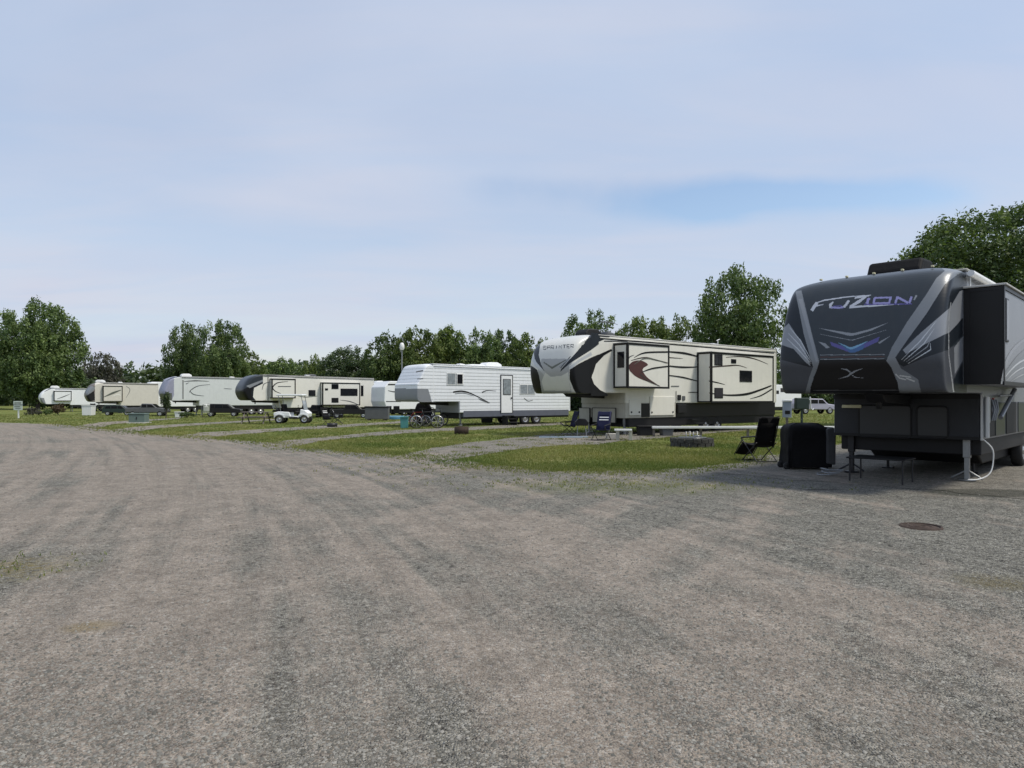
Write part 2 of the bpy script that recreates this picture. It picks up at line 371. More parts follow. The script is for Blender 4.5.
def slide_out(st, root, x0, x1, z0, z1, p, face, endm, edge, items=(), end_window=None, t=.07):
    """a room box that stands p out of the side; black trim round face and end"""
    b = MB().box(x0, x1, -p, .15, z0, z1, None, .015); so = b.build('slide_out', face, root)
    e = MB()
    for (xa, xb, za, zb) in ((x0 - .015, x1 + .015, z1 - t, z1 + .015), (x0 - .015, x1 + .015, z0 - .015, z0 + t), (x0 - .015, x0 + t, z0 + t, z1 - t), (x1 - t, x1 + .015, z0 + t, z1 - t)):
        e.box(xa, xb, -p - .018, -p + .012, za, zb)
    e.box(x0 - .02, x0 + .01, -p + .012, -p + t, z0 + .0, z1 - .0); e.box(x0 - .02, x0 + .01, -.1, -.012, z0, z1)
    e.box(x0 - .02, x0 + .01, -p + t, -.1, z1 - t, z1); e.box(x0 - .02, x0 + .01, -p + t, -.1, z0, z0 + t)
    e.build('trim', edge, so)
    pl = MB().box(x0 - .012, x0 - .002, -p + t, -.1, z0 + t, z1 - t).build('end_panel', endm, so)
    if end_window:
        y0, y1, wz0, wz1 = end_window
        MB().box(x0 - .03, x0 - .012, y0, y1, wz0, wz1, None, .008).build('window', glass, so)
    tp = MB().box(x0 - .03, x1 + .03, -p - .05, .0, z1 + .016, z1 + .05, None, .01).build('topper', roofgrey, so)
    return so
def air_con(root, x, y, z, m, l=.95, wd=.75, h=.32):
    a = MB().prism([(x, z), (x + l, z), (x + l, z + h * .55), (x + l * .75, z + h), (x + l * .14, z + h * .95), (x, z + h * .45)], y - wd / 2, y + wd / 2, None, .06, 3).build('air_conditioner', m, root)
    g = MB()
    for k in range(5): g.box(x + l + .001, x + l + .012, y - wd * .35, y + wd * .35, z + .04 + k * .03, z + .055 + k * .03)
    g.build('grille', dkplastic, a); return a
def land_leg(root, x, y, ztop, m=None, splay=True):
    q = MB(); q.box(x - .06, x + .06, y - .06, y + .06, .45, ztop, None, .01)
    q.box(x - .042, x + .042, y - .042, y + .042, .05, .46, None, .008)
    q.lathe([(0.001, .03), (.13, .03), (.15, .0), (0.001, 0)], (x, y, 0.02), 'z', None, 12)
    q.tube([(x, y - .03, .2), (x - .02, y - .25, .06)], .018); q.tube([(x, y + .03, .2), (x - .02, y + .25, .06)], .018)
    return q.build('landing_leg', m or steel, root)
def roof_vent(root, x, y, z, m=None):
    return MB().prism([(x, z), (x + .42, z), (x + .40, z + .10), (x + .03, z + .14)], y - .2, y + .2, None, .02).build('roof_vent', m or whplastic, root)

def trailer(name, label, st, L, H, W, zb, z0, xs, prof, r, xc, body_m, cap_m, paints=(), skirt_m=None, skirt=(.45,), zs=None,
            lower_m=None, cap_res=(60, 60), capw=3.8, axles=2, ax=None, group='fifth wheel campers parked along the gravel lane', Hr=None, roof_m=None, fascia=None, cat='camper', legm=(None, None)):
    root = thing(name, (st.X, st.Y, 0), st.rot, label, cat, group)
    Hr = Hr or H
    b = MB()
    b.prism([(xc, zb), (xs + .05, zb), (xs + .05, z0), (L, z0), (L, Hr - .04), (xc, H - .04)], 0, W, None, .035)
    body = b.build('body', body_m, root)
    rf = MB().prism([(xc - .05, H - .045), (L + .02, Hr - .045), (L + .02, Hr), (xc - .05, H)], -.02, W + .02, None, .02).build('roof', roof_m or roofgrey, root)
    front_cap(st, root, prof, W, r, xc, cap_m, paints, cap_res[0], cap_res[1], power=capw)
    # mouldings: drip rail, corner trims, cap joint
    MB().box(xc - .02, xc + .03, -.002, .03, zb + .03, H - .06).build('cap_joint', fascia or body_m, root)
    MB().box(L - .04, L + .012, -.012, .03, z0 + .03, Hr - .06).build('corner_trim', fascia or body_m, root)
    q = MB(); q.prism([(xc + .03, H - .14), (L - .03, Hr - .14), (L - .03, Hr - .10), (xc + .03, H - .10)], -.035, .02)
    q.build('drip_rail', dkplastic if fascia is None else fascia, root)
    # lower front face of the gooseneck
    MB().box(xs, xs + .045, .03, W - .03, z0 + .0, zb - .01, None, .012).build('front_panel', lower_m or body_m, root)
    k = skirt[0]
    MB().box(xs + .3, L - .08, .06, W - .06, k, z0 - .002, None, .02).build('underframe', skirt_m or dkplastic, root)
    # pin box and king pin
    q = MB(); q.prism([(1.2, zb - .16), (xs + .05, zb - .22), (xs + .05, zb - .01), (1.0, zb - .01)], W / 2 - .16, W / 2 + .16, None, .02)
    q.lathe([(.001, -.12), (.05, -.12), (.05, 0.02)], (1.35, W / 2, zb - .16), 'z', None, 12)
    q.build('pin_box', dksteel, root)
    for i, yy in enumerate((.28, W - .28)): land_leg(root, xs + .28, yy, z0 + .05, legm[i])
    ax = ax or (L * .64)
    for i in range(axles): 
        wheel(root, ax + i * .92, .16, .37, .22, -1); wheel(root, ax + i * .92, W - .16, .37, .22, 1)
    return root, body

# ---------- H: cream camper with dark swooshes
LBL = {}
def Z(s, o=(0, 0), k=1.0): return [(o[0] + x / k, o[1] + y / k) for x, y in s]
def build_cream():
    st = Site(590, 28.1, 52, 1.12); W = 2.75; H = 4.27
    xs = st.side(625, 400)[0]; L = st.side(776, 400)[0]; zb = st.side(600, 393)[1]; z0 = st.side(697, 403)[1]
    o1 = (530, 322); k1 = 12.8; o2 = (524, 320); k2 = 6.4
    paints = [
        (softgrey, Z([(150, 470), (560, 470), (500, 600), (500, 768), (540, 930), (120, 960), (100, 620)], o1, k1)),
        (pearl, Z([(190, 640), (260, 700), (400, 690), (490, 640), (500, 768), (520, 880), (180, 880), (150, 760)], o1, k1)),
        (charcoal, Z([(60, 180), (190, 180), (130, 290), (112, 420), (140, 540), (190, 640), (120, 590), (60, 470), (30, 300)], o1, k1)),
        (silver_p, Z([(30, 400), (70, 500), (200, 650), (180, 680), (60, 560), (10, 430)], o1, k1)),
        (black_p, Z([(20, 560), (90, 610), (120, 700), (160, 960), (40, 980), (-40, 600)], o1, k1)),
        (cream, Z([(500, 560), (620, 470), (780, 370), (900, 280), (1100, 180), (1400, 150), (1500, 1000), (700, 1000), (520, 700)], o1, k1)),
        (navy_p, Z([(760, 120), (960, 100), (1400, 100), (1400, 140), (1080, 170), (900, 270), (780, 360), (620, 460), (510, 530), (385, 640), (400, 600), (500, 490), (600, 380), (700, 260), (770, 165)], o1, k1)),
        (silver_p, Z([(500, 575), (620, 480), (780, 385), (795, 425), (640, 510), (530, 600)], o1, k1)),
        (black_p, Z([(292, 318), (350, 280), (430, 240), (560, 185), (600, 172), (600, 184), (560, 200), (470, 262), (436, 320), (434, 370), (448, 420), (480, 452), (540, 478), (560, 500), (350, 500), (316, 440), (292, 380)], o2, k2)),
        (olive_p, stroke(Z([(175, 515), (280, 588), (460, 485)], o1, k1), [1.2, 2.4, .8])),
        (charcoal, stroke(Z([(390, 590), (520, 440)], o1, k1), .8)),
        (lgrey_p, stroke(Z([(370, 580), (500, 470)], o1, k1), .7)),
        (lgrey_p, stroke(Z([(170, 905), (300, 950), (480, 905)], o1, k1), .8)),
    ]
    # lettering of the nose
    x = 543.2; ch = {'S': [[(1, 0), (0, 0), (0, .5), (1, .5), (1, 1), (0, 1)]], 'P': [[(0, 1), (0, 0), (1, 0), (1, .5), (0, .5)]], 'R': [[(0, 1), (0, 0), (1, 0), (1, .5), (0, .5), (1, 1)]],
        'I': [[(.5, 0), (.5, 1)]], 'N': [[(0, 1), (0, 0), (1, 1), (1, 0)]], 'T': [[(0, 0), (1, 0)], [(.5, 0), (.5, 1)]], 'E': [[(1, 0), (0, 0), (0, 1), (1, 1)], [(0, .5), (.9, .5)]]}
    for c in 'SPRINTER':
        wch = 2.7
        for ln in ch[c]: paints.append((charcoal, stroke([(x + a * wch, 349.4 - (x - 543) * .062 - 3.2 + b * 3.2) for a, b in ln], .75)))
        x += 3.95
    prof = [(.75, zb), (.30, zb + .03), (.08, zb + .5), (0, zb + 1.0), (.06, zb + 1.5), (.28, zb + 2.0), (.7, H - .14), (1.25, H)]
    prof = [(a, min(b, H)) for a, b in prof]
    root, body = trailer('fifth_wheel_camper', 'cream fifth wheel camper with silver nose and maroon swoosh, behind the stone fire pit', st, L, H, W, zb, z0, xs, prof, .36, 1.65,
        cream, pearl, paints, skirt=(.34,), cap_res=(170, 190), lower_m=beige_pl, fascia=cream, ax=st.side(712, 400)[0] - .4)
    # roof trim line
    jx = 591
    decals(st, root, [(black_p, stroke([(598, 338.2), (774, 353.2)], 1.1)), (navy_p, [(jx, 332.5), (612, 335.6), (606, 338.6), (600, 341.2), (jx, 346)]),
        (black_p, [(jx, 359), (600, 354), (611, 349), (612.5, 350.4), (604, 355.5), (596, 364), (593.5, 372), (jx, 378)]), (black_p, [(jx, 376), (594, 384), (600, 390), (607, 393.5), (608, 396), (jx, 396)]), (black_p, cs([(604, 341.2), (640, 341.6), (668, 345)], .8, 1.6, 1.0)),
        (black_p, cs([(669, 351.8), (684, 353.2), (697, 356.3)], 1.4, 2.2, 1.2)), (brown_p, cs([(669, 357.5), (683, 358.5)], .9, .7, .2)),
        (black_p, cs([(669, 366.0), (682, 367.2), (697, 367)], 1.3, 1.8, .9)), (black_p, cs([(669, 375.4), (683, 377.4), (697, 381)], .9, 1.5, .8)),
        (black_p, cs([(688, 392.3), (697, 392.4)], .3, .9, .6)), (greyplastic, stroke([(671, 386.2), (679, 386.2)], .9)),
        (black_p, [st_ for st_ in stroke([(676, 391), (676, 402)], .5)])])
    # bedroom slide-out
    p = .80
    xa = st.side(613.5, 370)[0]; xb = st.side(669, 370, -p)[0]; _, zt = st.side(669, 346, -p); _, zl = st.side(669, 388.5, -p)
    so = slide_out(st, root, xa, xb, zl, zt, p, cream, cream, black_p, end_window=(-p * .78, -p * .30, zl + .85, zt - .35))
    ya = -p - .006
    decals(st, so, [
        (maroon_p, curve([(628, 366), (633, 361.5), (641, 360.5), (648, 364.5), (643.5, 368), (643, 371.5), (648, 378), (657, 384.5), (646, 381), (636, 376.5), (630, 371)], 4)),
        (black_p, cs([(634, 357.6), (645, 352.8), (668, 352)], .3, 1.7, 1.7)), (brown_p, cs([(631, 360.5), (644, 357.6), (656, 360), (668, 363)], .5, 1.6, .6)),
        (olive_p, cs([(634, 364.5), (644, 358.8), (655, 359.5), (667, 363.5)], .3, 1.3, .3)),
        (black_p, cs([(641, 372.5), (652, 368.6), (668, 366.3)], .4, 1.6, 1.4)), (brown_p, cs([(640, 374), (648, 380.5), (660, 386.2)], 1.0, 1.8, .4)),
        (black_p, cs([(628, 361), (629.5, 357), (634, 355)], .3, .8, .3))], ya)
    # living room slide-out
    xa = st.side(697.2, 370)[0]; xb = st.side(773.3, 370, -p)[0]; zt = st.side(712, 352.2, -p)[1]; zl = st.side(773, 402.3, -p)[1]
    s2 = slide_out(st, root, xa, xb, zl, zt, p, cream, cream, black_p)
    pwin(st, s2, 714.3, 354, 722.3, 365.2, -p, bars=1); pwin(st, s2, 731, 359, 736, 363.2, -p)
    pwin(st, s2, 739.5, 370.3, 751.8, 381.8, -p); pwin(st, s2, 714.3, 387.8, 722.8, 398.2, -p)
    decals(st, s2, [
        (brown_p, cs([(726, 357.3), (741, 356.6), (755, 359), (768, 364.2)], .5, 1.3, .3)), (brown_p, cs([(709, 367.2), (725, 366), (738, 365.4), (747, 368)], 1.3, 1.3, .2)),
        (black_p, cs([(709, 381), (717, 382.5), (725, 384.6)], 1.2, 1.1, .3)), (black_p, cs([(709, 393), (728, 395.2), (746, 394.2), (760, 390), (771.5, 385.5)], .8, 2.4, 1.2)),
        (black_p, cs([(750, 398.8), (761, 395.5), (772, 389)], .3, 1.2, 1.2))], -p - .005)
    # storage section of the gooseneck and compartment doors
    xa = xs + .05; xb = st.side(676, 400)[0]; zl = st.side(640, 418)[1]
    st_ = MB().box(xa, xb, .012, W - .012, zl, z0 + .04, None, .02).build('storage_bay', beige_pl, root)
    for (p0, q0, p1, q1) in ((629.5, 399.5, 641, 415.5), (650, 396.5, 674.5, 415.5)):
        x0, za = st.side(p0, q0, -.03); x1, _ = st.side(p1, q0, -.03); _, zc = st.side(p0, q1, -.03)
        d = MB().box(x0, x1, -.035, .02, zc, za, None, .012).build('compartment_door', cream, root)
        for xx in (x0 + .12, x1 - .12): MB().lathe([(.001, -.02), (.04, -.02), (.045, 0)], (xx, -.035, zc + .14), 'y', None, 10).build('latch', dkplastic, d)
    x0, za = st.side(641.5, 403.5, .0); x1, zc = st.side(649.5, 417, .0)
    MB().box(x0, x1, -.012, .02, zc, za).build('open_bay', black_p, root)
    # front doors of the lower face
    for i, (p0, p1) in enumerate(((579, 590), (592.5, 616))):
        y0, za = st.front(p0, 408, xs); y1, zc = st.front(p1, 421, xs); za = st.front(p0, 407.5, xs)[1]
        b = MB(); ya, yb = min(y0, y1), max(y0, y1); t = .03
        b.box(xs - .02, xs - .001, ya, yb, zc - .1, za, beige_pl, .005)
        for q in ((ya, yb, za - t, za), (ya, yb, zc - .1, zc - .1 + t), (ya, ya + t, zc - .1, za), (yb - t, yb, zc - .1, za)): b.box(xs - .028, xs - .008, *q, dkplastic)
        b.build('front_door', None, root)
    # service hookups
    q = MB(); x0, za = st.side(678, 397, 0)
    q.box(x0 - .1, x0 + .5, -.10, .01, za - .75, za - .35, dkplastic, .02); q.box(x0 - .05, x0 + .18, -.05, .01, za - .15, za + .1, dkplastic, .02); q.box(x0 + .3, x0 + .5, -.04, .01, za - .15, za + .05, greyplastic, .02)
    q.build('hookup_panel', None, root)
    # dark skirt rail and steps
    MB().box(xb + .05, L - .05, .02, W - .02, .72, z0 - .004, None, .02).build('skirt', black_p, root)
    q = MB()
    for k in range(3): q.box(L * .5, L * .5 + .6, -.25 - k * .22, -.02 - k * .22, .60 - .17 * k, .63 - .17 * k)
    q.build('entry_step', dksteel, root)
    air_con(root, 1.75, W * .45, H - .01, dkplastic, 1.0, .7, .36)
    MB().prism([(2.95, H), (3.55, H), (3.5, H + .22), (3.05, H + .3)], W * .3, W * .3 + .6, None, .06, 3).build('satellite_dome', greyplastic, root)
    roof_vent(root, L * .42, W * .35, H); roof_vent(root, L * .7, W * .35, H)
    air_con(root, L * .72, W * .55, H - .01, greyplastic, .9, .7, .22)
    q = MB(); ax_, ay = 2.55, .5
    q.tube([(ax_, ay, H), (ax_ + .1, ay, H + .62)], .018); q.box(ax_ - .35, ax_ + .5, ay - .04, ay + .04, H + .6, H + .63, None, .01)
    q.tube([(ax_ - .5, ay, H + .55), (ax_ - .1, ay, H + .66), (ax_ + .3, ay, H + .66), (ax_ + .75, ay, H + .56)], .012, None, 6)
    q.build('tv_antenna', greyplastic, root)
    q = MB(); xq = st.side(723, 340)[0]; q.tube([(xq, .3, H), (xq, .3, H + .28)], .02); q.tube([(xq - .1, .3, H + .22), (xq + .14, .3, H + .30)], .02); q.build('vent_pipe', whplastic, root)
    # rear ladder
    q = MB()
    for yy in (.9, 1.3): q.tube([(L + .12, yy, .9), (L + .12, yy, H + .1), (L - .15, yy, H + .1)], .016)
    for k in range(9): q.tube([(L + .12, .9, 1.2 + k * .33), (L + .12, 1.3, 1.2 + k * .33)], .014)
    q.build('ladder', steel, root)
    for yy in (.25, W - .45): MB().box(L, L + .02, yy, yy + .2, 1.5, 1.85).build('tail_light', red_pl, root)
    return st, root
# ---------- I: the dark camper at the right
def build_dark():
    st = Site(947, 10.75, 45.3, 0.0); st.X, st.Y = st.X - .30 * st.u[0], st.Y - .30 * st.u[1]; W = 2.62; H = 3.80
    zb = 1.66; xs = 2.72; L = 12.2
    z0 = .80
    a = lambda s: Z(s, (774, 250), 4.096); b_ = lambda s: Z(s, (800, 280), 7.877); c_ = lambda s: Z(s, (800, 320), 6.024)
    P = []
    P += [(midgrey_p, a([(455, 465), (520, 470), (720, 400), (900, 330), (900, 700), (560, 700), (500, 560)]))]
    P += [(midgrey_p, a([(20, 440), (160, 480), (150, 700), (0, 700)]))]
    P += [(navy_p, a([(750, 100), (900, 60), (900, 140), (760, 190), (722, 250), (560, 370), (505, 440), (490, 420), (560, 320), (650, 200)]))]
    P += [(sgrey_p, a([(760, 170), (900, 110), (900, 220), (770, 280), (712, 352), (560, 420), (500, 455), (505, 430), (600, 340), (722, 235)]))]
    P += [(navy_p, a([(492, 440), (520, 400), (540, 425), (700, 345), (716, 340), (790, 262), (900, 200), (900, 330), (790, 330), (716, 408), (620, 440), (530, 478), (505, 462)]))]
    P += [(sgrey_p, a([(738, 400), (790, 330), (900, 270), (900, 420), (780, 440), (740, 510)]))]
    P += [(navy_p, a([(736, 530), (790, 430), (900, 400), (900, 620), (735, 600)]))]
    for y in (0, 1, 2, 3): P += [(silver_p if y != 2 else lgrey_p, stroke(a([(522 + y * 9, 450 + y * 5), (600 + y * 14, 372 + y * 12), (664 - y * 8, 292 + y * 30)]), [.3, 1.1, .3]))]
    # left side of the nose mirrors it
    P += [(navy_p, a([(85, 180), (60, 240), (40, 300), (0, 300), (0, 400), (150, 480), (160, 470), (128, 340)]))]
    P += [(lgrey_p, a([(60, 300), (30, 330), (30, 390), (80, 420), (150, 476), (120, 390)]))]
    P += [(navy_p, a([(20, 385), (80, 405), (148, 480), (30, 450)]))]
    for y in (0, 1, 2): P += [(silver_p, stroke(a([(64 - y * 6, 318 + y * 22), (108 - y * 5, 370 + y * 18), (152, 450 + y * 8)]), [.3, .9, .3]))]
    # silver bands
    P += [(bandgrey, a([(660, 50), (780, 50), (778, 85), (752, 100), (700, 140), (625, 260), (545, 370), (497, 440), (520, 485), (590, 530), (606, 600), (520, 600), (500, 540), (455, 468), (482, 400), (545, 295), (622, 185), (665, 115), (700, 85)]))]
    P += [(bandgrey, a([(88, 170), (112, 165), (152, 330), (188, 468), (162, 520), (150, 600), (124, 600), (145, 520), (160, 478), (122, 345)]))]
    P += [(lgrey_p, a([(100, 200), (116, 200), (150, 330), (180, 455), (172, 462), (140, 345)]))]
    # lower middle panel
    P += [(black_p, a([(188, 450), (455, 448), (480, 480), (505, 540), (522, 620), (145, 620), (150, 560), (172, 500)]))]
    P += [(lgrey_p, stroke(a([(190, 430), (455, 428)]), .55)), (lgrey_p, stroke(a([(188, 448), (452, 445)]), .55)), (maroon_p, stroke(a([(190, 439), (455, 437)]), .9))]
    P += [(greyplastic, stroke(a([(160, 575), (520, 574)]), .5))]
    P += [(lgrey_p, stroke(c_([(245, 292), (285, 300), (312, 322)]), [.3, 1.6, .6])), (sgrey_p, stroke(c_([(378, 292), (330, 308), (285, 340), (228, 356)]), [.3, 1.6, 1.3, .2])), (lgrey_p, stroke(c_([(300, 320), (330, 345), (390, 350)]), [.8, .7, .2]))]
    # emblem at the right foot of the nose
    for p in ([(575, 325), (600, 350), (640, 360)], [(600, 335), (670, 345)], [(640, 350), (690, 370)]): P += [(silver_p, stroke(c_(p), [1.3] * len(p)))]
    # chevrons
    P += [(sgrey_p, c_([(110, 48), (200, 62), (300, 78), (318, 80), (420, 55), (535, 14), (430, 64), (330, 92), (300, 96), (200, 72)]))]
    P += [(lgrey_p, stroke(c_([(120, 85), (300, 120), (318, 121), (520, 60)]), [.2, .7, .7, .2]))]
    P += [(violet_p, c_([(180, 130), (300, 172), (320, 172), (480, 100), (470, 130), (330, 196), (300, 196), (190, 155)]))]
    P += [(blue_p, c_([(245, 150), (300, 175), (320, 175), (390, 148), (380, 175), (330, 196), (300, 196)]))]
    P += [(cyan_p, c_([(220, 132), (300, 163), (316, 163), (420, 122), (330, 172), (302, 178)]))]
    P += [(lgrey_p, c_([(110, 130), (150, 140), (180, 165), (160, 172)])), (sgrey_p, c_([(470, 135), (545, 95), (520, 115), (480, 145)]))]
    # nose lettering, slanted and joined by long bars
    s = lambda pts, w: stroke(b_(pts), w)
    T = [(chrome_p, s([(92, 242), (112, 210), (135, 178)], 3.2)), (chrome_p, s([(128, 180), (190, 160), (360, 134), (560, 119)], [.8, 1.3, 1.2, .8])), (chrome_p, s([(112, 206), (185, 192)], [1.9, .6])),
         (chrome_p, s([(262, 172), (238, 196), (240, 214), (262, 218)], [1.4, 3.0, 2.8, 1.6])), (lilac_p, s([(240, 216), (310, 219), (352, 212)], [1.5, 2.0, 1.5])), (chrome_p, s([(345, 214), (362, 196), (385, 160)], 2.4)),
         (violet_p, s([(262, 206), (330, 203)], .8)),
         (chrome_p, s([(430, 142), (480, 132), (548, 122)], [1.6, 2.0, 1.2])), (chrome_p, s([(520, 130), (460, 172), (396, 210)], [2.0, 3.0, 2.4])), (chrome_p, s([(390, 214), (470, 209), (640, 200), (850, 186)], [2.2, 2.0, 1.2, .6])),
         (violet_p, s([(505, 193), (880, 188)], 1.1)), (lilac_p, s([(544, 140), (526, 186)], 2.6)),
         (lilac_p, s([(592, 138), (576, 186)], 2.1)), (lilac_p, s([(576, 183), (706, 180)], 1.7)), (lilac_p, s([(716, 134), (700, 184)], 2.1)), (lilac_p, s([(588, 141), (722, 137)], 1.7)),
         (lilac_p, s([(768, 132), (750, 183)], 2.2)), (lilac_p, s([(766, 134), (852, 180)], 2.2)), (lilac_p, s([(880, 130), (860, 182)], 2.2)),
         (sgrey_p, s([(918, 120), (898, 158)], [2.0, 1.2]))]
    P += T
    P += [(silver_p, stroke(a([(724, 215), (716, 300), (716, 430), (736, 582)]), [.5, .8, .9, 1.3]))]
    prof = [(.42, zb), (.16, zb + .04), (.04, zb + .35), (0, zb + .6), (.08, zb + 1.0), (.32, zb + 1.6), (.62, H - .15), (1.08, H)]
    root, body = trailer('toy_hauler_camper', 'large charcoal camper with silver streaks and purple lettering, cut off by the right edge', st, L, H, W, zb, z0, xs, prof, .26, 1.60,
        sgrey_p, charcoal, P, skirt_m=dkplastic, skirt=(.50,), capw=5.0, cap_res=(420, 360), lower_m=lowgrey, legm=(None, dksteel), ax=7.4, fascia=lgrey_p, roof_m=beige_pl)
    # white roof edge over the slide, awning tube
    q = MB(); q.tube([(1.4, -.10, H - .12), (L - .2, -.10, H - .12)], .055); q.tube([(1.5, -.07, H - .10), (1.5, -.07, 3.0)], .012, None, 6); q.build('awning_roll', whplastic, root)
    xa = st.side(963, 330)[0]
    # slide-out: dark end towards the viewer, silver face
    so = slide_out(st, root, xa, xa + 4.6, 1.80, 3.40, .56, sgrey_p, black_p, black_p, t=.05)
    xw = st.side(1001.5, 330, -.56)[0]
    window(st, so, xa + .10, xa + .34, 2.50, 3.22, -.56, gm=lgrey_p, fm=black_p)
    decals(st, so, [(lgrey_p, cs([(1001.5, 384), (1008, 358), (1024, 340), (1050, 330)], 1.5, 3, 2)), (bandgrey, cs([(1003, 381), (1010, 372), (1030, 350), (1060, 342)], 5, 9, 3)),
        (silver_p, cs([(1004, 378), (1020, 362), (1050, 350)], .6, 1.6, .6)), (silver_p, cs([(1006, 381), (1020, 369), (1050, 358)], .6, 1.4, .6)), (silver_p, cs([(1009, 383), (1022, 375), (1050, 366)], .6, 1.4, .6))], -.565)
    # lower front: two doors with rounded rubber seals, lamp, corner post
    def fdoor(x0, x1, ya, yb, nm, lab=None):
        y0 = st.front(x0, 420, xs)[0]; y1 = st.front(x1, 420, xs)[0]; y0, y1 = min(y0, y1), max(y0, y1)
        z1 = st.front((x0 + x1) / 2, ya, xs)[1]; zz = st.front((x0 + x1) / 2, yb, xs)[1]
        s_ = MB(); r = .07; pts = []
        for cx, cy, a0 in ((y1 - r, z1 - r, 0), (y0 + r, z1 - r, 90), (y0 + r, zz + r, 180), (y1 - r, zz + r, 270)):
            for k in range(5): t = R(a0 + k * 22.5); pts.append((xs - .012, cx + r * math.cos(t), cy + r * math.sin(t)))
        d = MB().add(pts, [list(range(len(pts)))]).build(nm, mat('door_grey', (.014, .016, .018), .4, var=.06), root)
        s_.tube(pts + [pts[0]], .016, None, 6); s_.build('door_seal', dkplastic, d)
        return d
    fdoor(859, 911, 405.5, 437.5, 'generator_door'); fdoor(917, 948, 406.5, 438.5, 'storage_door')
    y0, z1 = st.front(852, 406.5, xs)
    MB().prism([(xs - .05, z1 - .03), (xs, z1 - .03), (xs, z1 + .035), (xs - .03, z1 + .035)], y0 - .19, y0 + .19, None, .012).build('loading_lamp', lamp_y, root)
    q = MB(); q.box(xs - .03, xs + .0, .02, W - .02, zb - .10, zb - .012); q.box(xs - .02, xs, .02, W - .02, z0, z0 + .06); q.build('front_rail', dkplastic, root)
    q = MB()
    q.box(xs - .004, xs + .05, -.02, .012, z0, zb - .02, silver_p); q.tube([(xs + .12, -.06, z0 + .05), (xs + .12, -.06, zb - .06)], .045, silver_p); q.box(xs + .25, xs + .42, -.07, -.01, z0 + .3, zb - .08, sgrey_p, .03)
    q.build('corner_post', None, root)
    # locker doors and service gear on the near side
    q = MB()
    for k, (xx, wd) in enumerate(((xs + .55, .5), (xs + 1.15, .9), (xs + 2.2, 1.1), (xs + 3.5, 1.0))): q.box(xx, xx + wd, -.02, .0, z0 + .04, zb - .16, (dkplastic, charcoal)[k % 2], .01)
    q.build('locker_door', None, root)
    q = MB()
    for k in range(3): q.tube([(xs + .6 + k * .16, -.05, z0 + .35), (xs + .62 + k * .16, -.09, zb - .3), (xs + .7 + k * .2, -.03, zb - .12)], .018, lgrey_p)
    q.lathe([(.001, -.05), (.05, -.05), (.06, 0)], (xs + .8, -.01, zb - .3), 'y', lgrey_p, 12)
    q.build('service_pipes', None, root)
    # brace arm of the awning
    q = MB(); q.tube([(xs + 1.1, -.10, 1.2), (xs + 2.4, -.12, 1.75)], .045); q.tube([(xs + 1.0, -.10, 1.62), (xs + 2.3, -.12, 1.64)], .02); q.build('awning_arm', sgrey_p, root)
    air_con(root, 2.15, W * .5, H - .01, fab_cover, 1.05, .95, .46)
    roof_vent(root, 5.5, 1.4, H)
    q = MB(); q.tube([(a, b, c) for a, b, c in curve([(xs + .2, .12, .9), (xs + .30, -.10, .66), (xs + .32, -.12, .40), (xs + .24, -.08, .18), (xs + .10, .05, .08), (xs - .05, .2, .07)], 6)], .012, None, 8); q.build('drain_hose', whplastic, root)
    q = MB()
    for yy in (.5, W - .5):
        q = MB(); q.tube([(xs + 1.9, yy, .56), (xs + 1.9, yy, .03)], .03); q.box(xs + 1.8, xs + 2.0, yy - .1, yy + .1, .0, .04); q.build('stabiliser_jack', dksteel, root)
    MB().prism([(xs + 1.2, .51), (xs + 1.7, .24), (L - .6, .24), (L - .3, .51)], .3, W - .3, None, .03).build('underside_shade_block', dkplastic, root)  # dark block added under the floor so the shade below looks black
    for k in range(5): MB().box(.98, 1.04, .35 + k * .46, .39 + k * .46, H - .01, H + .022, None, .006).build('marker_lamp', lamp_y, root)
    for k, xx in enumerate((xs + .9, xs + 2.6, xs + 4.4)): MB().box(xx, xx + .07, -.03, .0, zb - .12, zb - .08).build('side_marker', red_pl, root)
    return st, root

# ---------- generic smaller ones further down the lane
def far_camper(px, d, L, label, top, body_m, cap_m, decor, fwd=1.3, W=2.6, theta=52, zbp=None, name='fifth_wheel_camper', slides=(), wins=(), paints=(), skirt=.55, xs_=3.2, ac=(1.8,), res=(60, 60), fascia=None, hr=0, z0=None, cat='camper', lower_m=None, nose=None, acm=None):
    st = Site(px, d, theta, fwd); H = CH + (HY - top) * d / F
    zb = CH - ((zbp or HY) - HY) * d / F if zbp else 1.35
    prof = nose or [(.85, zb), (.35, zb + .05), (.1, zb + .4), (0, zb + .8), (.12, zb + 1.25), (.45, H - .35), (.8, H - .12), (1.2, H)]
    root, body = trailer(name, label, st, L + fwd, H, W, zb, z0 or .85, xs_, prof, .34, 1.6 if not nose else 1.3, body_m, cap_m, paints, skirt=(skirt,), cap_res=res, Hr=H - hr, fascia=fascia, cat=cat, lower_m=lower_m)
    for (p0, y0, p1, y1, p, fm, em, ed, dec) in slides:
        xa = st.side(p0, 390, 0 if p > .3 else -p)[0]; xb = st.side(p1, 390, -p)[0]; zt = st.side((p0 + p1) / 2, y0, -p)[1]; zl = st.side((p0 + p1) / 2, y1, -p)[1]
        s_ = slide_out(st, root, xa, xb, zl, zt, p, fm, em, ed)
        if dec: decals(st, s_, dec, -p - .006)
    for (p0, y0, p1, y1, p, kw) in wins: pwin(st, root, p0, y0, p1, y1, -p, **kw)
    if decor: decals(st, root, decor, -.006)
    for x in ac: air_con(root, x, W * .5, H - .01 - hr * x / L, acm or whplastic, .95, .75, .32)
    roof_vent(root, L * .55, W * .4, H - hr * .55)
    return st, root

stH, rH = build_cream()
stI, rI = build_dark()
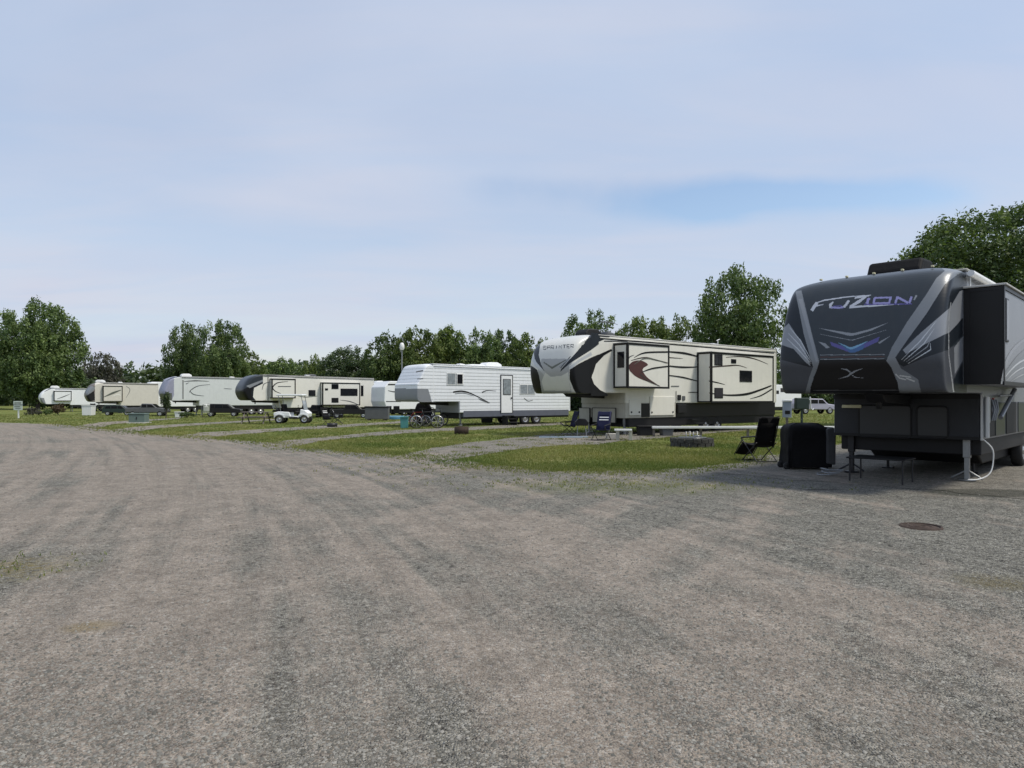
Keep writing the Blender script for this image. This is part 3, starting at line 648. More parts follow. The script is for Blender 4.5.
# G: old white corrugated fifth wheel
def build_white():
    d = 38.0; st = Site(431, d, 52, .95); W = 2.6; H = CH + (HY - 363.5) * d / F; L = 11.5
    zb = 1.42; xs = st.side(459, 410)[0] ; z0 = .78
    prof = [(.30, zb), (.06, zb + .06), (0, zb + .35), (.02, zb + .98), (.10, zb + 1.08), (.42, H - .42), (.62, H - .08), (.95, H)]
    shade = lgrey_p
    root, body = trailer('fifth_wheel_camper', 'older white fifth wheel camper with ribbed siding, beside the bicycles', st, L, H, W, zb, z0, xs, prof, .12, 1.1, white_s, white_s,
        [(sgrey_p, [(392, 388.5), (428, 388.5), (435, 412), (392, 412)])], skirt=(.42,), cap_res=(40, 60), fascia=white_p, lower_m=lgrey_p, ax=st.side(531, 410)[0] - .4, Hr=H - .04, roof_m=white_p)  # grey polygon puts the shade of the lower nose into its colour
    pwin(st, root, 446.5, 372.5, 463.5, 385, fm=whplastic, gm=paleglass, bars=1); pwin(st, root, 456.5, 373.5, 463, 384.5, -0.012 - .0, fm=whplastic, gm=glass)
    pwin(st, root, 519.5, 384, 535, 394.5, fm=whplastic, gm=paleglass, bars=1)
    # entry door
    x0, za = st.side(501, 375.5); x1, _ = st.side(512, 375.5); zc = st.side(501, 413)[1]
    dr = MB().box(x0, x1, -.03, .01, zc, za, None, .015).build('door', white_p, root)
    e = MB(); t = .05
    for q in ((x0 - t, x1 + t, za, za + t), (x0 - t, x0, zc, za), (x1, x1 + t, zc, za)): e.box(q[0], q[1], -.036, .0, q[2], q[3])
    e.build('door_frame', dkplastic, dr); window(st, dr, x0 + .12, x1 - .12, zc + 1.1, za - .2, -.03, gm=paleglass, fm=greyplastic)
    MB().box(x1 - .12, x1 - .05, -.07, -.03, zc + .85, zc + .95).build('handle', dkplastic, dr)
    decals(st, root, [(dkplastic, cs([(453, 392.2), (462, 391.2), (472, 394), (490, 403)], 1.6, 1.5, .5)), (lgrey_p, cs([(455, 393.8), (464, 393.2), (474, 396)], .8, 1.0, .3)), (dkplastic, cs([(482, 392.5), (487, 390.6), (496, 391)], 1.1, .8, .3)),
        (greyplastic, cs([(524, 398), (528, 401), (533, 400)], .5, .8, .3)), (greyplastic, [(478, 398), (488, 402), (489, 403.5), (480, 400)]), (greyplastic, stroke([(416, 372), (423, 370.5)], 1.2)), (greyplastic, stroke([(417, 379), (423, 378.5)], .8))])
    MB().box(xs + .3, L - .1, -.004, .3, .52, z0 + .12, None, .02).build('skirt', mat('grey_blue_skirt', (.10, .11, .14), .5), root)
    # light rear slide, lower
    air_con(root, st.side(487, 365)[0] + .6, 1.3, H - .02, white_p, 1.2, .8, .30); air_con(root, st.side(470, 365)[0] + .6, 1.3, H - .02, white_p, 1.3, .7, .14); roof_vent(root, 3.6, 1.3, H)
    q = MB(); q.tube([(8.5, .3, H), (8.5, .3, H + .3)], .02); q.build('vent_pipe', whplastic, root)
    return st, root
stG, rG = build_white()

D = []
stD, rD = far_camper(262, 55.5, 10.0, 'cream camper with blue-black nose and row of dark windows, behind the white golf cart', 374.5, cream2, navy_p,
    [(dkplastic, cs([(262, 375.9), (290, 375.6), (330, 377)], .5, .9, .5)), (dkplastic, stroke([(268, 377), (268, 400.5)], .8)),
     (olive_p, cs([(295, 395), (305, 397), (318, 396)], .4, .8, .3)), (greyplastic, cs([(270, 382), (264, 384), (262, 390)], .3, .8, .3))], fwd=1.5, zbp=400.5, W=2.6,
    slides=[(270, 379.0, 295.5, 398.2, .45, cream2, cream2, black_p, [(dkplastic, cs([(272, 388), (277, 383), (288, 381.5)], 1.4, .9, .3)), (dkplastic, cs([(272, 387), (275, 391), (281, 393.5)], 1.2, .8, .3)), (greyplastic, stroke([(278, 386.5), (291, 386.5)], .8))]),
            (320.5, 383.0, 360, 405.3, .45, cream2, cream2, black_p, [(greyplastic, cs([(340, 400), (350, 401.5), (359, 405)], .3, .9, .5))])],
    wins=[(308.5, 390, 315.5, 396, 0, {}), (325, 388.3, 328, 390.3, .45, {}), (331.5, 384, 338.5, 389, .45, {}), (340.5, 388.5, 357.5, 395.8, .45, {}), (331.5, 397.8, 338.5, 402.6, .45, {}), (360.8, 385.5, 363.4, 396, 0, {})],
    paints=[(navy_p, [(225, 360), (262, 360), (300, 374), (275, 378), (262, 384), (245, 400), (225, 400)]), (charcoal, [(236, 384), (247, 374), (262, 374), (275, 374), (250, 388), (237, 392)]),
            (black_p, [(240, 391), (250, 386), (255, 385), (251, 392), (252, 398), (256, 405), (240, 405)]), (cream2, [(254, 388), (262, 384), (290, 378), (290, 410), (258, 403), (253, 397)]), (lgrey_p, [(246, 386), (262, 380), (280, 377), (262, 382), (250, 388)])],
    skirt=.5, ac=(), res=(90, 90), hr=.12)
air_con(rD, 5.6, 1.3, 3.55, greyplastic, .9, .7, .2)
stC, rC = far_camper(178, 65, 11.5, 'pale grey camper with lilac nose and thin curved lines on its side', 376.3, grey_p, mat('lilac_grey_paint', (.27, .28, .36), .4),
    [(dkplastic, stroke([(183, 380), (183, 399)], .9)), (dkplastic, cs([(184, 381.5), (195, 380.8), (209, 381.3)], .4, 1.0, .3)), (greyplastic, cs([(210, 384.5), (198, 386), (191, 390), (189.5, 392.5)], .3, .9, .6)), (greyplastic, cs([(190, 391), (194, 394.5), (204, 396)], .7, .8, .3)), (greyplastic, cs([(186, 384), (189, 382.5)], 1.0, .5, .2)),
     (greyplastic, cs([(224, 388.5), (232, 389)], .3, .6, .2))],
    zbp=400.5, paints=[(olive_p, [(160, 394), (172, 393), (172, 402), (161, 402)]), (grey_p, [(174, 376), (190, 372), (190, 405), (170, 405), (174, 395)]), (charcoal, cs([(166, 381), (172, 378), (180, 376.8)], .3, 1.2, .3))], z0=.95, hr=.05)
stB, rB = far_camper(100, 75, 5.8, 'tan camper with brown swirled nose, second camper from the left', 382.3, tan_p, mat('taupe_paint', (.16, .14, .13), .4),
    [(greyplastic, cs([(126, 386), (130, 390), (126, 398)], .3, .6, .2))], zbp=402.0,
    slides=[(103, 386.0, 122.5, 401.5, .3, tan_p, tan_p, black_p, [(olive_p, cs([(104, 397), (113, 393), (121, 390)], .5, 2.2, .6)), (cream2, cs([(112, 396.5), (118, 394.5), (121, 396)], .4, 1.5, .4))])],
    paints=[(sgrey_p, [(84, 390), (92, 386), (96, 388), (88, 396)]), (dkplastic, [(86, 396), (94, 391), (95, 400), (88, 402)]), (tan_p, [(95, 383), (110, 380), (110, 404), (95, 404)])], hr=.05, ac=(1.0,))
stA, rA = far_camper(52, 85, 9.5, 'small white camper with rounded white nose, farthest left before the big tree', 388.0, white_p, white_p, [], zbp=404.0,
    slides=[(54, 391, 71.5, 401, .3, white_p, white_p, black_p, [(greyplastic, cs([(57, 399), (64, 396.5), (70, 394)], .3, .9, .3))])],
    paints=[(greyplastic, cs([(44, 392), (50, 388.8), (56, 388)], .4, 1.3, .4)), (sgrey_p, [(40, 398), (44, 398), (46, 404), (41, 404)])], ac=(1.2,), hr=.05)
boxnose = lambda zb, H: [(.12, zb), (.02, zb + .1), (0, zb + .8), (0, H - .5), (.1, H - .1), (.6, H)]
def van(px, d, L, label, top, decor, wins, nm='travel_trailer', bm=white_p, theta=52, W=2.5, ac=(1.5,), z0=.7):
    H = CH + (HY - top) * d / F; st = Site(px, d, theta, 0)
    root = thing(nm, (st.X, st.Y, 0), st.rot, label, 'camper', 'travel trailers standing between the fifth wheels')
    MB().prism([(.25, z0), (L, z0), (L, H - .1), (L - .2, H), (.5, H), (.05, H - .5), (0, 1.4)], 0, W, None, .06, 3).build('body', bm, root)
    MB().box(.5, L - .2, .1, W - .1, .4, z0 + .01).build('underframe', dkplastic, root)
    for (p0, y0, p1, y1, kw) in wins: pwin(st, root, p0, y0, p1, y1, 0, **kw)
    if decor: decals(st, root, decor, -.006)
    for x in ac: air_con(root, x, W / 2, H - .01, whplastic, .9, .7, .3)
    for i in range(2): wheel(root, L * .55 + i * .85, .13, .34, .2, -1); wheel(root, L * .55 + i * .85, W - .13, .34, .2, 1)
    q = MB(); q.tube([(.3, .6, .5), (-1.0, W / 2, .5), (.3, W - .6, .5)], .05); q.tube([(-.8, W / 2, .5), (-.8, W / 2, .02)], .03); q.build('drawbar', dksteel, root)
    return st, root
van(366.5, 66, 7.5, 'white travel trailer with faded red swoosh, right behind the grey box on the grass', 383.2, [(red_f, cs([(367.5, 397), (375, 395.2), (386, 398)], 1.2, 3.0, .8)), (dkplastic, cs([(372, 385), (376, 385.5), (380, 385.6)], .4, 1, .4))], [(374.3, 389.5, 377.2, 394.5, {})])
van(384.2, 57, 7, 'white motorhome with dark roof stripe, left of the ribbed white camper nose', 381.0, [(dkplastic, stroke([(388, 384.6), (396, 384.6)], 1.3)), (greyplastic, cs([(388, 390.5), (394, 391.8), (400, 390.8)], .5, 1.2, .4)), (dkplastic, stroke([(386, 401.5), (401, 401.5)], .8))], [(386.5, 406, 391.5, 413.5, {}), (393.5, 406, 399.5, 413.5, {})], ac=(), nm='motorhome')
van(147, 79, 8, 'plain white trailer half hidden between the tan camper and the pale grey camper', 381.8, [], [(153, 388, 156, 393, {})], ac=())
van(768, 75, 7, 'white trailer seen in the gap between the cream camper and the dark camper', 384.5, [(dkplastic, [(775, 390.5), (779, 390.5), (779, 394), (775, 394)])], [(780.5, 388, 784, 392, {})], ac=())
# ------------------------------------------------------------------ small things
def place(px, py): p = gp(px, py); return (p.x, p.y, 0)
def face_cam(p, off=0): return math.atan2(p[0], p[1]) * -1 + R(off)
# local frame of these things: x right, y away from the viewer, z up
def transformer():
    p = place(136.5, 423.4); t = thing('utility_box', p, R(8), 'low grey-green utility box standing in the grass strip left of the picnic table', 'utility box')
    MB().box(-.49, .49, 0, .8, .05, .60, None, .03).build('body', green_pl, t); MB().prism([(-.52, .60), (.52, .60), (.50, .66), (-.50, .66)], -.04, .84, None, .02).build('lid', green_pl, t)
    MB().box(-.6, .6, -.12, .92, -.05, .06, None, .02).build('pad', concrete, t); MB().box(-.03, .03, -.03, .0, .25, .42, None, .01).build('handle', dksteel, t)
transformer()
def sign():
    p = place(18.5, 418.6); t = thing('notice_sign', p, R(-3), 'pale notice sign on a white post at the far left end of the lane', 'sign')
    MB().box(-.045, .045, -.045, .045, 0, .85, None, .01).build('post', whplastic, t)
    b = MB().box(-.38, .38, -.07, -.045, .68, 1.42, None, .015).build('panel', mat('sign_panel', (.52, .58, .52), .5, dirt=.1), t)
    q = MB(); q.box(-.40, .40, -.082, -.07, 1.10, 1.15, greyplastic); q.box(-.28, .28, -.08, -.071, 1.24, 1.31, olive_p); q.box(-.28, .2, -.08, -.071, .96, 1.01, olive_p); q.box(-.2, .24, -.08, -.071, .82, .87, olive_p)
    q.build('print', None, b)
sign()
def picnic(px, py, rot, label, w=1.85, m=wood, s=1.0):
    p = place(px, py); t = thing('picnic_table', p, rot, label, 'picnic table', 'wooden picnic tables in the lawn strips')
    q = MB()
    for k in range(5): q.box(-w / 2, w / 2, .62 + k * .15, .62 + k * .15 + .135, .72, .76, None, .006)
    q.build('table_top', m, t)
    for y in (.12, 1.42):
        q = MB(); q.box(-w / 2, w / 2, y, y + .13, .42, .46, None, .006); q.box(-w / 2, w / 2, y + .14, y + .27, .42, .46, None, .006); q.build('bench', m, t)
    for x in (-w * .36, w * .36):
        q = MB(); q.tube([(x, .12, 0), (x, .75, .72)], .04, None, 6); q.tube([(x, 1.68, 0), (x, 1.05, .72)], .04, None, 6); q.box(x - .03, x + .03, .1, 1.7, .34, .42); q.build('leg', m, t)
picnic(251.5, 424.2, R(3), 'grey picnic table on the grass just left of the white golf cart')
def golf_cart():
    p = place(291, 423.6); t = thing('golf_cart', p, R(4), 'white golf cart with folded canopy parked in front of the cream camper with dark windows', 'golf cart'); t.scale = (.95, .95, .93)
    gw = white_p; k = 1.02
    q = MB(); q.prism([(-1.0, .42), (.98, .38), (1.12, .46), (1.16, .72), (.93, .92), (.62, 1.00), (.55, .52), (-.05, .50), (-.12, .80), (-.85, .84), (-1.15, .76), (-1.2, .60)], 0, 1.15, None, .05, 3); q.build('body', gw, t)
    q = MB(); q.box(-.12, .62, -.02, 1.17, .33, .46, None, .02); q.build('floor_sill', dkplastic, t)
    MB().box(-.55, .02, .05, 1.1, .80, .95, None, .04).build('seat', fab_black, t); MB().prism([(-.62, .95), (-.48, .95), (-.56, 1.35), (-.70, 1.33)], .05, 1.1, None, .03).build('backrest', fab_black, t)
    MB().prism([(-1.25, .80), (-.72, .84), (-.72, .96), (-1.25, .94)], .05, 1.1, None, .03).build('rear_seat', fab_black, t)
    MB().prism([(-.98, 1.92), (.75, 1.92), (.82, 1.97), (.70, 2.03), (-.9, 2.04), (-1.02, 1.98)], -.04, 1.2, None, .03).build('canopy', gw, t)
    for y in (.05, 1.1):
        MB().tube([(.86, y, .92), (.66, y, 1.94)], .022).build('canopy_post', steel, t); MB().tube([(-.70, y, .84), (-.86, y, 1.93)], .022).build('canopy_post', steel, t)
    MB().prism([(.85, .95), (.87, .95), (.72, 1.6), (.70, 1.6)], .08, 1.07).build('windshield', paleglass, t)
    q = MB(); q.tube([(.62, .35, .85), (.42, .35, 1.12)], .02); q.lathe([(.15, -.01), (.17, 0), (.15, .01), (.15, -.01)], (.41, .35, 1.13), 'x', None, 14); q.build('steering_wheel', dkplastic, t)
    for x in (-.78, .88):
        for y, s_ in ((.06, -1), (1.1, 1)): wheel(t, x, y, .30, .22, s_)
    q = MB()
    for x in (-.78, .80): q.prism([(x - .36, .42), (x - .28, .62), (x, .70), (x + .28, .62), (x + .36, .42), (x + .30, .42), (x + .22, .56), (x, .62), (x - .22, .56), (x - .30, .42)], -.04, .12)
    q.build('fender', gw, t)
    q = MB(); q.lathe([(.001, .03), (.06, .02), (.07, 0)], (1.12, .25, .68), 'x', None, 12); q.lathe([(.001, .03), (.06, .02), (.07, 0)], (1.12, .9, .68), 'x', None, 12); q.build('headlight', paleglass, t)
    q = MB(); q.tube([(-1.15, .2, .95), (-1.3, .2, 1.25), (-1.3, .95, 1.25), (-1.15, .95, .95)], .02); q.build('rear_rail', steel, t)
golf_cart()
def camp_chair(px, py, rot, label, fab, s=1.0, arms=True, stripes=False, leg_rest=False, cat='camp chair', group='folding camp chairs'):
    p = place(px, py); t = thing('camp_chair', p, rot, label, cat, group); t.scale = (s, s, s)
    # faces local -x
    for y in (-.29, .29):
        q = MB(); q.tube([(.32, y, .02), (-.30, y, .56)], .014, None, 6); q.tube([(-.30, y, .02), (.30, y, .50)], .014, None, 6); q.tube([(.18, y, .36), (.42, y, 1.12)], .014, None, 6)
        q.tube([(-.34, y, .60), (.30, y, .66)], .02, None, 6); q.tube([(-.30, y, .40), (-.32, y, .60)], .012, None, 6); q.build('side_frame', dksteel, t)
    for a, b in ((.33, .03), (-.31, .03), (.42, 1.12)): MB().tube([(a, -.29, b), (a, .29, b)], .013, None, 6).build('cross_bar', dksteel, t)
    def sheet(pr, w, nm, m):
        n = len(pr); vs = []; fs = []; K = 7
        for i, (x, z) in enumerate(pr):
            for k in range(K):
                f = k / (K - 1); sag = .03 * math.sin(math.pi * f); vs.append((x + sag * .8, -w + 2 * w * f, z - sag))
        for i in range(n - 1):
            for k in range(K - 1): fs.append((i * K + k, i * K + k + 1, (i + 1) * K + k + 1, (i + 1) * K + k))
        o = MB().add(vs, fs, None, True).build(nm, m, t); mo = o.modifiers.new('thickness', 'SOLIDIFY'); mo.thickness = .018; return o
    sheet([(-.33, .47), (-.15, .44), (.05, .42), (.20, .42)], .28, 'seat', fab)
    bk = sheet([(.19, .40), (.25, .62), (.33, .88), (.43, 1.16)], .28, 'backrest', fab)
    MB().prism([(.35, 1.0), (.40, .98), (.45, 1.13), (.40, 1.15)], -.24, .24, None, .02).build('head_pillow', fab, bk)
    if stripes:
        q = MB()
        for z in (.80, .90): q.add([(.296 + (z - .8) * .38 - .012, -.2, z), (.296 + (z - .8) * .38 - .012, .2, z), (.312 + (z - .8) * .38 - .012, .2, z + .035), (.312 + (z - .8) * .38 - .012, -.2, z + .035)], [(0, 1, 2, 3)])
        q.build('stripe', whplastic, bk)
    if leg_rest:
        sheet([(-.62, .16), (-.50, .30), (-.34, .46)], .26, 'leg_rest', fab)
        q = MB(); q.tube([(-.34, -.29, .5), (-.64, -.29, .14)], .012, None, 6); q.tube([(-.34, .29, .5), (-.64, .29, .14)], .012, None, 6); q.build('leg_rest_frame', dksteel, t)
    return t
camp_chair(759, 461.5, R(-74), 'black reclining camp chair with leg rest, left of the covered grill', fab_black, .98, leg_rest=True)
camp_chair(601, 440.5, R(60), 'navy camp chair with white stripes on its back, facing the cream camper', fab_blue, .95, stripes=True)
camp_chair(569, 434.5, R(20), 'small navy camp chair under the nose of the cream camper', fab_blue, .9)
camp_chair(329, 425.8, R(155), 'black folding chair, left one of two beside the small dark fire ring', fab_black, .95, stripes=True)
camp_chair(338, 424.0, R(190), 'black folding chair, right one of two beside the small dark fire ring', fab_black, .95, stripes=True)
def covered_grill():
    p = place(811, 470.5); t = thing('covered_grill', p, R(-4), 'grill under a black vinyl cover, beside the front of the dark camper', 'grill')
    # cover: rounded box with drape folds, slightly flared
    nz_, na = 16, 64; vs = []; fs = []
    for i in range(nz_ + 1):
        f = i / nz_
        for k in range(na):
            a = 2 * math.pi * k / na; ca, sa = math.cos(a), math.sin(a); e = .13
            x = math.copysign(abs(ca) ** e, ca); y = math.copysign(abs(sa) ** e, sa)
            hw = .455 - .012 * f + .012 * math.sin(k * 1.9 + 2 * f) * (1 - f); hd = .32 - .02 * f
            z = .06 + f * .92
            if f > .9: g = (f - .9) / .1; hw -= .045 * g * g; hd -= .04 * g * g
            fold = .016 * math.sin(a * 9 + 3 * noise.noise(Vector((ca * 2, sa * 2, f * 2)))) * (1 - f) + .02 * noise.noise(Vector((x * 3, y * 3, f * 5)))
            if x > .7 and f > .6: z -= .05 * (f - .6) / .4
            vs.append((x * (hw + fold), .36 + y * (hd + fold), z + .015 * noise.noise(Vector((x * 2, y * 3, 7)))))
    for i in range(nz_):
        for k in range(na): k2 = (k + 1) % na; fs.append((i * na + k, i * na + k2, (i + 1) * na + k2, (i + 1) * na + k))
    top = [(vs[nz_ * na + k][0] * .6, .36 + (vs[nz_ * na + k][1] - .36) * .6, 1.02 + .01 * math.sin(k)) for k in range(na)]
    o = len(vs); vs += top; vs.append((0, .36, 1.035))
    for k in range(na):
        k2 = (k + 1) % na; fs.append((nz_ * na + k, nz_ * na + k2, o + k2, o + k)); fs.append((o + k, o + k2, o + na))
    MB().add(vs, fs, None, True).build('cover', fab_cover, t)
    q = MB()
    for x in (-.42, .42): q.tube([(x, .2, 0), (x, .2, .2)], .02); q.tube([(x, .52, 0), (x, .52, .2)], .02)
    q.build('grill_legs', dksteel, t)
    MB().prism([(.34, .15), (.53, .12), (.54, .90), (.47, .95), (.34, .90)], .0, .5, None, .03).build('side_flap', fab_grey, t)
    for y in (.15, .55): MB().lathe([(.02, -.03), (.08, -.03), (.08, .03), (.02, .03)], (-.46, y, .08), 'y', rubber, 14).build('caster', None, t)
covered_grill()
def fire_pit():
    p = place(692, 446.5); t = thing('fire_pit', p, 0, 'round dark stone fire pit with a grill grate, in front of the cream camper', 'fire pit')
    q = MB(); n = 16
    for lay in range(2):
        for k in range(n):
            a0 = 2 * math.pi * (k + .5 * lay) / n + .02; a1 = a0 + 2 * math.pi / n - .05; ro, ri = .70 + rng.uniform(-.015, .015), .52
            z0_, z1_ = lay * .145, lay * .145 + .135 + rng.uniform(-.006, .006)
            vs = [(r * math.cos(a), r * math.sin(a), z) for z in (z0_, z1_) for r, a in ((ri, a0), (ro, a0), (ro, (a0 + a1) / 2), (ro, a1), (ri, a1))]
            q.add(vs, [(4, 3, 2, 1, 0), (5, 6, 7, 8, 9), (0, 1, 6, 5), (1, 2, 7, 6), (2, 3, 8, 7), (3, 4, 9, 8), (4, 0, 5, 9)])
    q.build('stone_ring', stone, t)
    MB().lathe([(0.001, .08), (.5, .06)], (0, 0, 0), 'z', ash, 24).build('ash_bed', None, t)
    g = MB(); g.lathe([(.44, .30), (.46, .31), (.46, .29), (.44, .30)], (0, 0, 0), 'z', None, 24)
    for k in range(-6, 7): x = k * .068; h = math.sqrt(.45 ** 2 - x * x); g.tube([(x, -h, .30), (x, h, .30)], .008, None, 5)
    for x in (-.22, .02): g.tube([(x, -.1, .30), (x, -.1, .50), (x + .13, -.1, .50), (x + .13, -.1, .30)], .016, None, 6)
    g.build('grate', steel, t)
    l = MB().lathe([(.001, 0), (.13, .01), (.15, .03), (.001, .05)], (.2, .1, .32), 'z', None, 16); l.build('pan', steel, t)
fire_pit()
def fire_ring(px, py, r, label, h=.3):
    p = place(px, py); t = tag(MB().lathe([(r, 0), (r + .02, 0), (r + .02, h), (r - .02, h), (r - .02, .02), (.001, .02)], (0, r, 0), 'z', None, 20).build('fire_ring', rust if r > .29 else dksteel, None, p), label, 'fire ring', 'steel fire rings in the lawn strips'); return t
o = fire_ring(461, 434.6, .30, 'low rusty fire ring in the grass in front of the ribbed white camper', .34)
fire_ring(331, 427.2, .26, 'dark fire ring at the feet of the two black folding chairs', .22)
def rail():
    p0 = gp(652, 437.0); p1 = gp(742, 437.0); t = thing('low_barrier', (p0.x, p0.y, 0), 0, 'long low white rail barrier running behind the stone fire pit and the black camp chair', 'barrier')
    Lr = 8.0
    MB().box(0, Lr, -.05, .05, .35, .45, None, .015).build('rail', whplastic, t)
    for k in range(5): MB().box(.05 + k * 1.95, .14 + k * 1.95, .055, .14, 0, .42, None, .01).build('post', wood, t)
rail()
def pedestal(px, py, label, m, box, post, cap=True, name='power_pedestal'):
    p = place(px, py); t = thing(name, p, R(-10), label, 'power pedestal'); x, z0_, z1_ = box
    MB().box(-x, x, 0, .2, z0_, z1_, None, .02).build('box', m, t); MB().box(-post, post, .05, .15, 0, z0_ + .02, None, .008).build('post', wood if m is not dkgreen else dkgreen, t)
    if cap: MB().prism([(-x - .03, z1_), (x + .03, z1_), (x - .02, z1_ + .08), (-x + .02, z1_ + .08)], -.06, .24, None, .02).build('cap', whplastic, t)
    MB().box(-x * .6, x * .6, -.02, .0, z0_ + .15, z0_ + .3, None, .005).build('socket', dkplastic, t)
pedestal(787.5, 436, 'blue-grey power box with white cap, left of the dark camper', blgrey, (.17, .78, 1.46), .05)
def cart_box():
    p = place(803, 437); t = thing('utility_post', p, R(5), 'dark green box on a thin green post, right of the blue-grey power box', 'utility post')
    MB().box(-.28, .28, 0, .22, 1.15, 1.62, None, .03).build('box', dkgreen, t); MB().tube([(0, .1, 0), (0, .1, 1.2)], .05).build('post', dkgreen, t)
    q = MB(); q.tube([(.36, .1, 1.66), (.38, .1, 1.2), (.46, .1, 1.12), (.52, .1, 1.16)], .03); q.tube([(.36, .1, 1.55), (.2, .1, 1.55)], .02); q.build('hook_arm', whplastic, t)
cart_box()
def lamp():
    d = 60; p = ((402 - 512) / F * d, d, 0); t = thing('lamp_post', p, 0, 'tall thin lamp post with white lamp head above the ribbed white camper', 'lamp post'); h = CH + (HY - 350) * d / F
    MB().tube([(0, 0, 0), (0, 0, h)], [.09, .05]).build('pole', steel, t)
    MB().lathe([(.001, .66), (.12, .62), (.2, .45), (.22, .18), (.14, .02), (.001, 0)], (0, 0, h), 'z', None, 16).build('lamp_head', whplastic, t)
lamp()
def bike(px, py, rot, label, fm, k=1.0):
    p = place(px, py); t = thing('bicycle', p, rot, label, 'bicycle', 'bicycles parked under the white camper nose'); t.scale = (k,) * 3
    for x in (-.5, .5):
        q = MB().lathe([(.31, -.02), (.335, 0), (.31, .02), (.295, 0), (.31, -.02)], (x, 0, .335), 'y', rubber, 24).build('wheel', None, t)
        s_ = MB()
        for a in range(8): s_.tube([(x, 0, .335), (x + .3 * math.cos(a * math.pi / 4), 0, .335 + .3 * math.sin(a * math.pi / 4))], .009, None, 4)
        s_.lathe([(.262, -.02), (.30, -.01), (.30, .01), (.262, .02), (.262, -.02)], (x, 0, .335), 'y', None, 24); s_.build('rim', rimm, q)
    f = MB(); j = {'r': (-.5, 0, .335), 'bb': (-.06, 0, .30), 'st': (-.2, 0, .78), 'hd': (.33, 0, .80), 'hb': (.37, 0, .66), 'f': (.5, 0, .335)}
    for a, b in (('r', 'bb'), ('r', 'st'), ('bb', 'st'), ('bb', 'hb'), ('st', 'hd'), ('hd', 'hb'), ('hb', 'f')): f.tube([j[a], j[b]], .02, None, 6)
    f.build('frame', fm, t)
    MB().prism([(-.36, .90), (-.08, .92), (-.06, .95), (-.38, .97)], -.07, .07, None, .02).build('saddle', fab_black, t); MB().tube([(-.2, 0, .78), (-.23, 0, .91)], .015).build('seat_post', steel, t)
    h = MB(); h.tube([(.33, 0, .80), (.30, 0, .98)], .015); h.tube([(.22, -.28, 1.0), (.30, -.1, .99), (.30, .1, .99), (.22, .28, 1.0)], .014); h.build('handlebar', dksteel, t)
    c = MB().lathe([(.001, -.01), (.09, -.01), (.09, .01), (.001, .01)], (-.06, -.04, .30), 'y', dksteel, 16); c.build('crank', None, t)
bike(427, 428.5, R(8), 'black bicycle with bright wheels, nearest of the three under the white camper nose', dksteel, 1.12)
bike(417, 426.8, R(-12), 'red and white framed bicycle, left one of the three under the white camper nose', red_pl, 1.05)
bike(435, 425.6, R(30), 'blue bicycle, rearmost of the three under the white camper nose', fab_blue, 1.05)
def bundle():
    p = place(424, 424.5); t = thing('covered_cart', p, R(5), 'cart under a dark tarpaulin, just behind the bicycles', 'cart')
    MB().prism([(-.55, .55), (.42, .50), (.50, .9), (.30, 1.28), (-.10, 1.42), (-.45, 1.30), (-.58, .95)], .2, 1.0, None, .10, 3).build('tarpaulin', fab_cover, t)
    for x in (-.4, .3): MB().lathe([(.02, -.06), (.22, -.06), (.24, 0), (.22, .06), (.02, .06)], (x, .5, .24), 'y', rubber, 18).build('wheel', None, t)
    MB().box(-.5, .4, .3, .9, .30, .55).build('frame', dksteel, t)
bundle()
def tub(px, py, w, h, m, label, nm, cat, dpt=.5):
    p = place(px, py); t = thing(nm, p, R(4), label, cat)
    MB().prism([(-w * .44, 0), (w * .44, 0), (w * .5, h), (-w * .5, h)], 0, dpt, None, .03).build('bin', m, t); MB().box(-w * .54, w * .54, -.04, dpt + .04, h, h + .05, None, .015).build('lid', m, t)
tub(404, 428.5, .42, .58, teal, 'teal plastic storage bin at the left of the bicycles', 'storage_bin', 'bin')
tub(86.5, 415.5, .95, .95, whplastic, 'white plastic storage locker under the nose of the tan camper', 'storage_locker', 'locker', .8)
def pool():
    p = place(393, 419.5); t = thing('paddling_pool', p, 0, 'shallow blue paddling pool between the grey box and the teal bin', 'pool')
    MB().lathe([(.001, .04), (.72, .04), (.74, .24), (.80, .26), (.84, .22), (.80, 0)], (0, .8, 0), 'z', None, 28).build('pool_wall', bluepl, t)
    MB().lathe([(.001, .14), (.73, .14)], (0, .8, 0), 'z', mat('pool_water', (.05, .2, .25), .05), 28).build('pool_water', None, t)
pool()
def big_box():
    p = place(376.5, 420.5); t = thing('garden_box', p, R(3), 'long dark grey storage box on the grass left of the paddling pool', 'storage box')
    MB().box(-.85, .85, 0, .9, .10, .95, None, .03).build('body', greyplastic, t); MB().prism([(-.9, .95), (.9, .95), (.88, 1.03), (-.88, 1.05)], -.04, .94, None, .02).build('lid', dkplastic, t)
    for x in (-.6, .6): MB().box(x - .1, x + .1, .1, .8, 0, .10).build('foot', wood, t)
big_box()
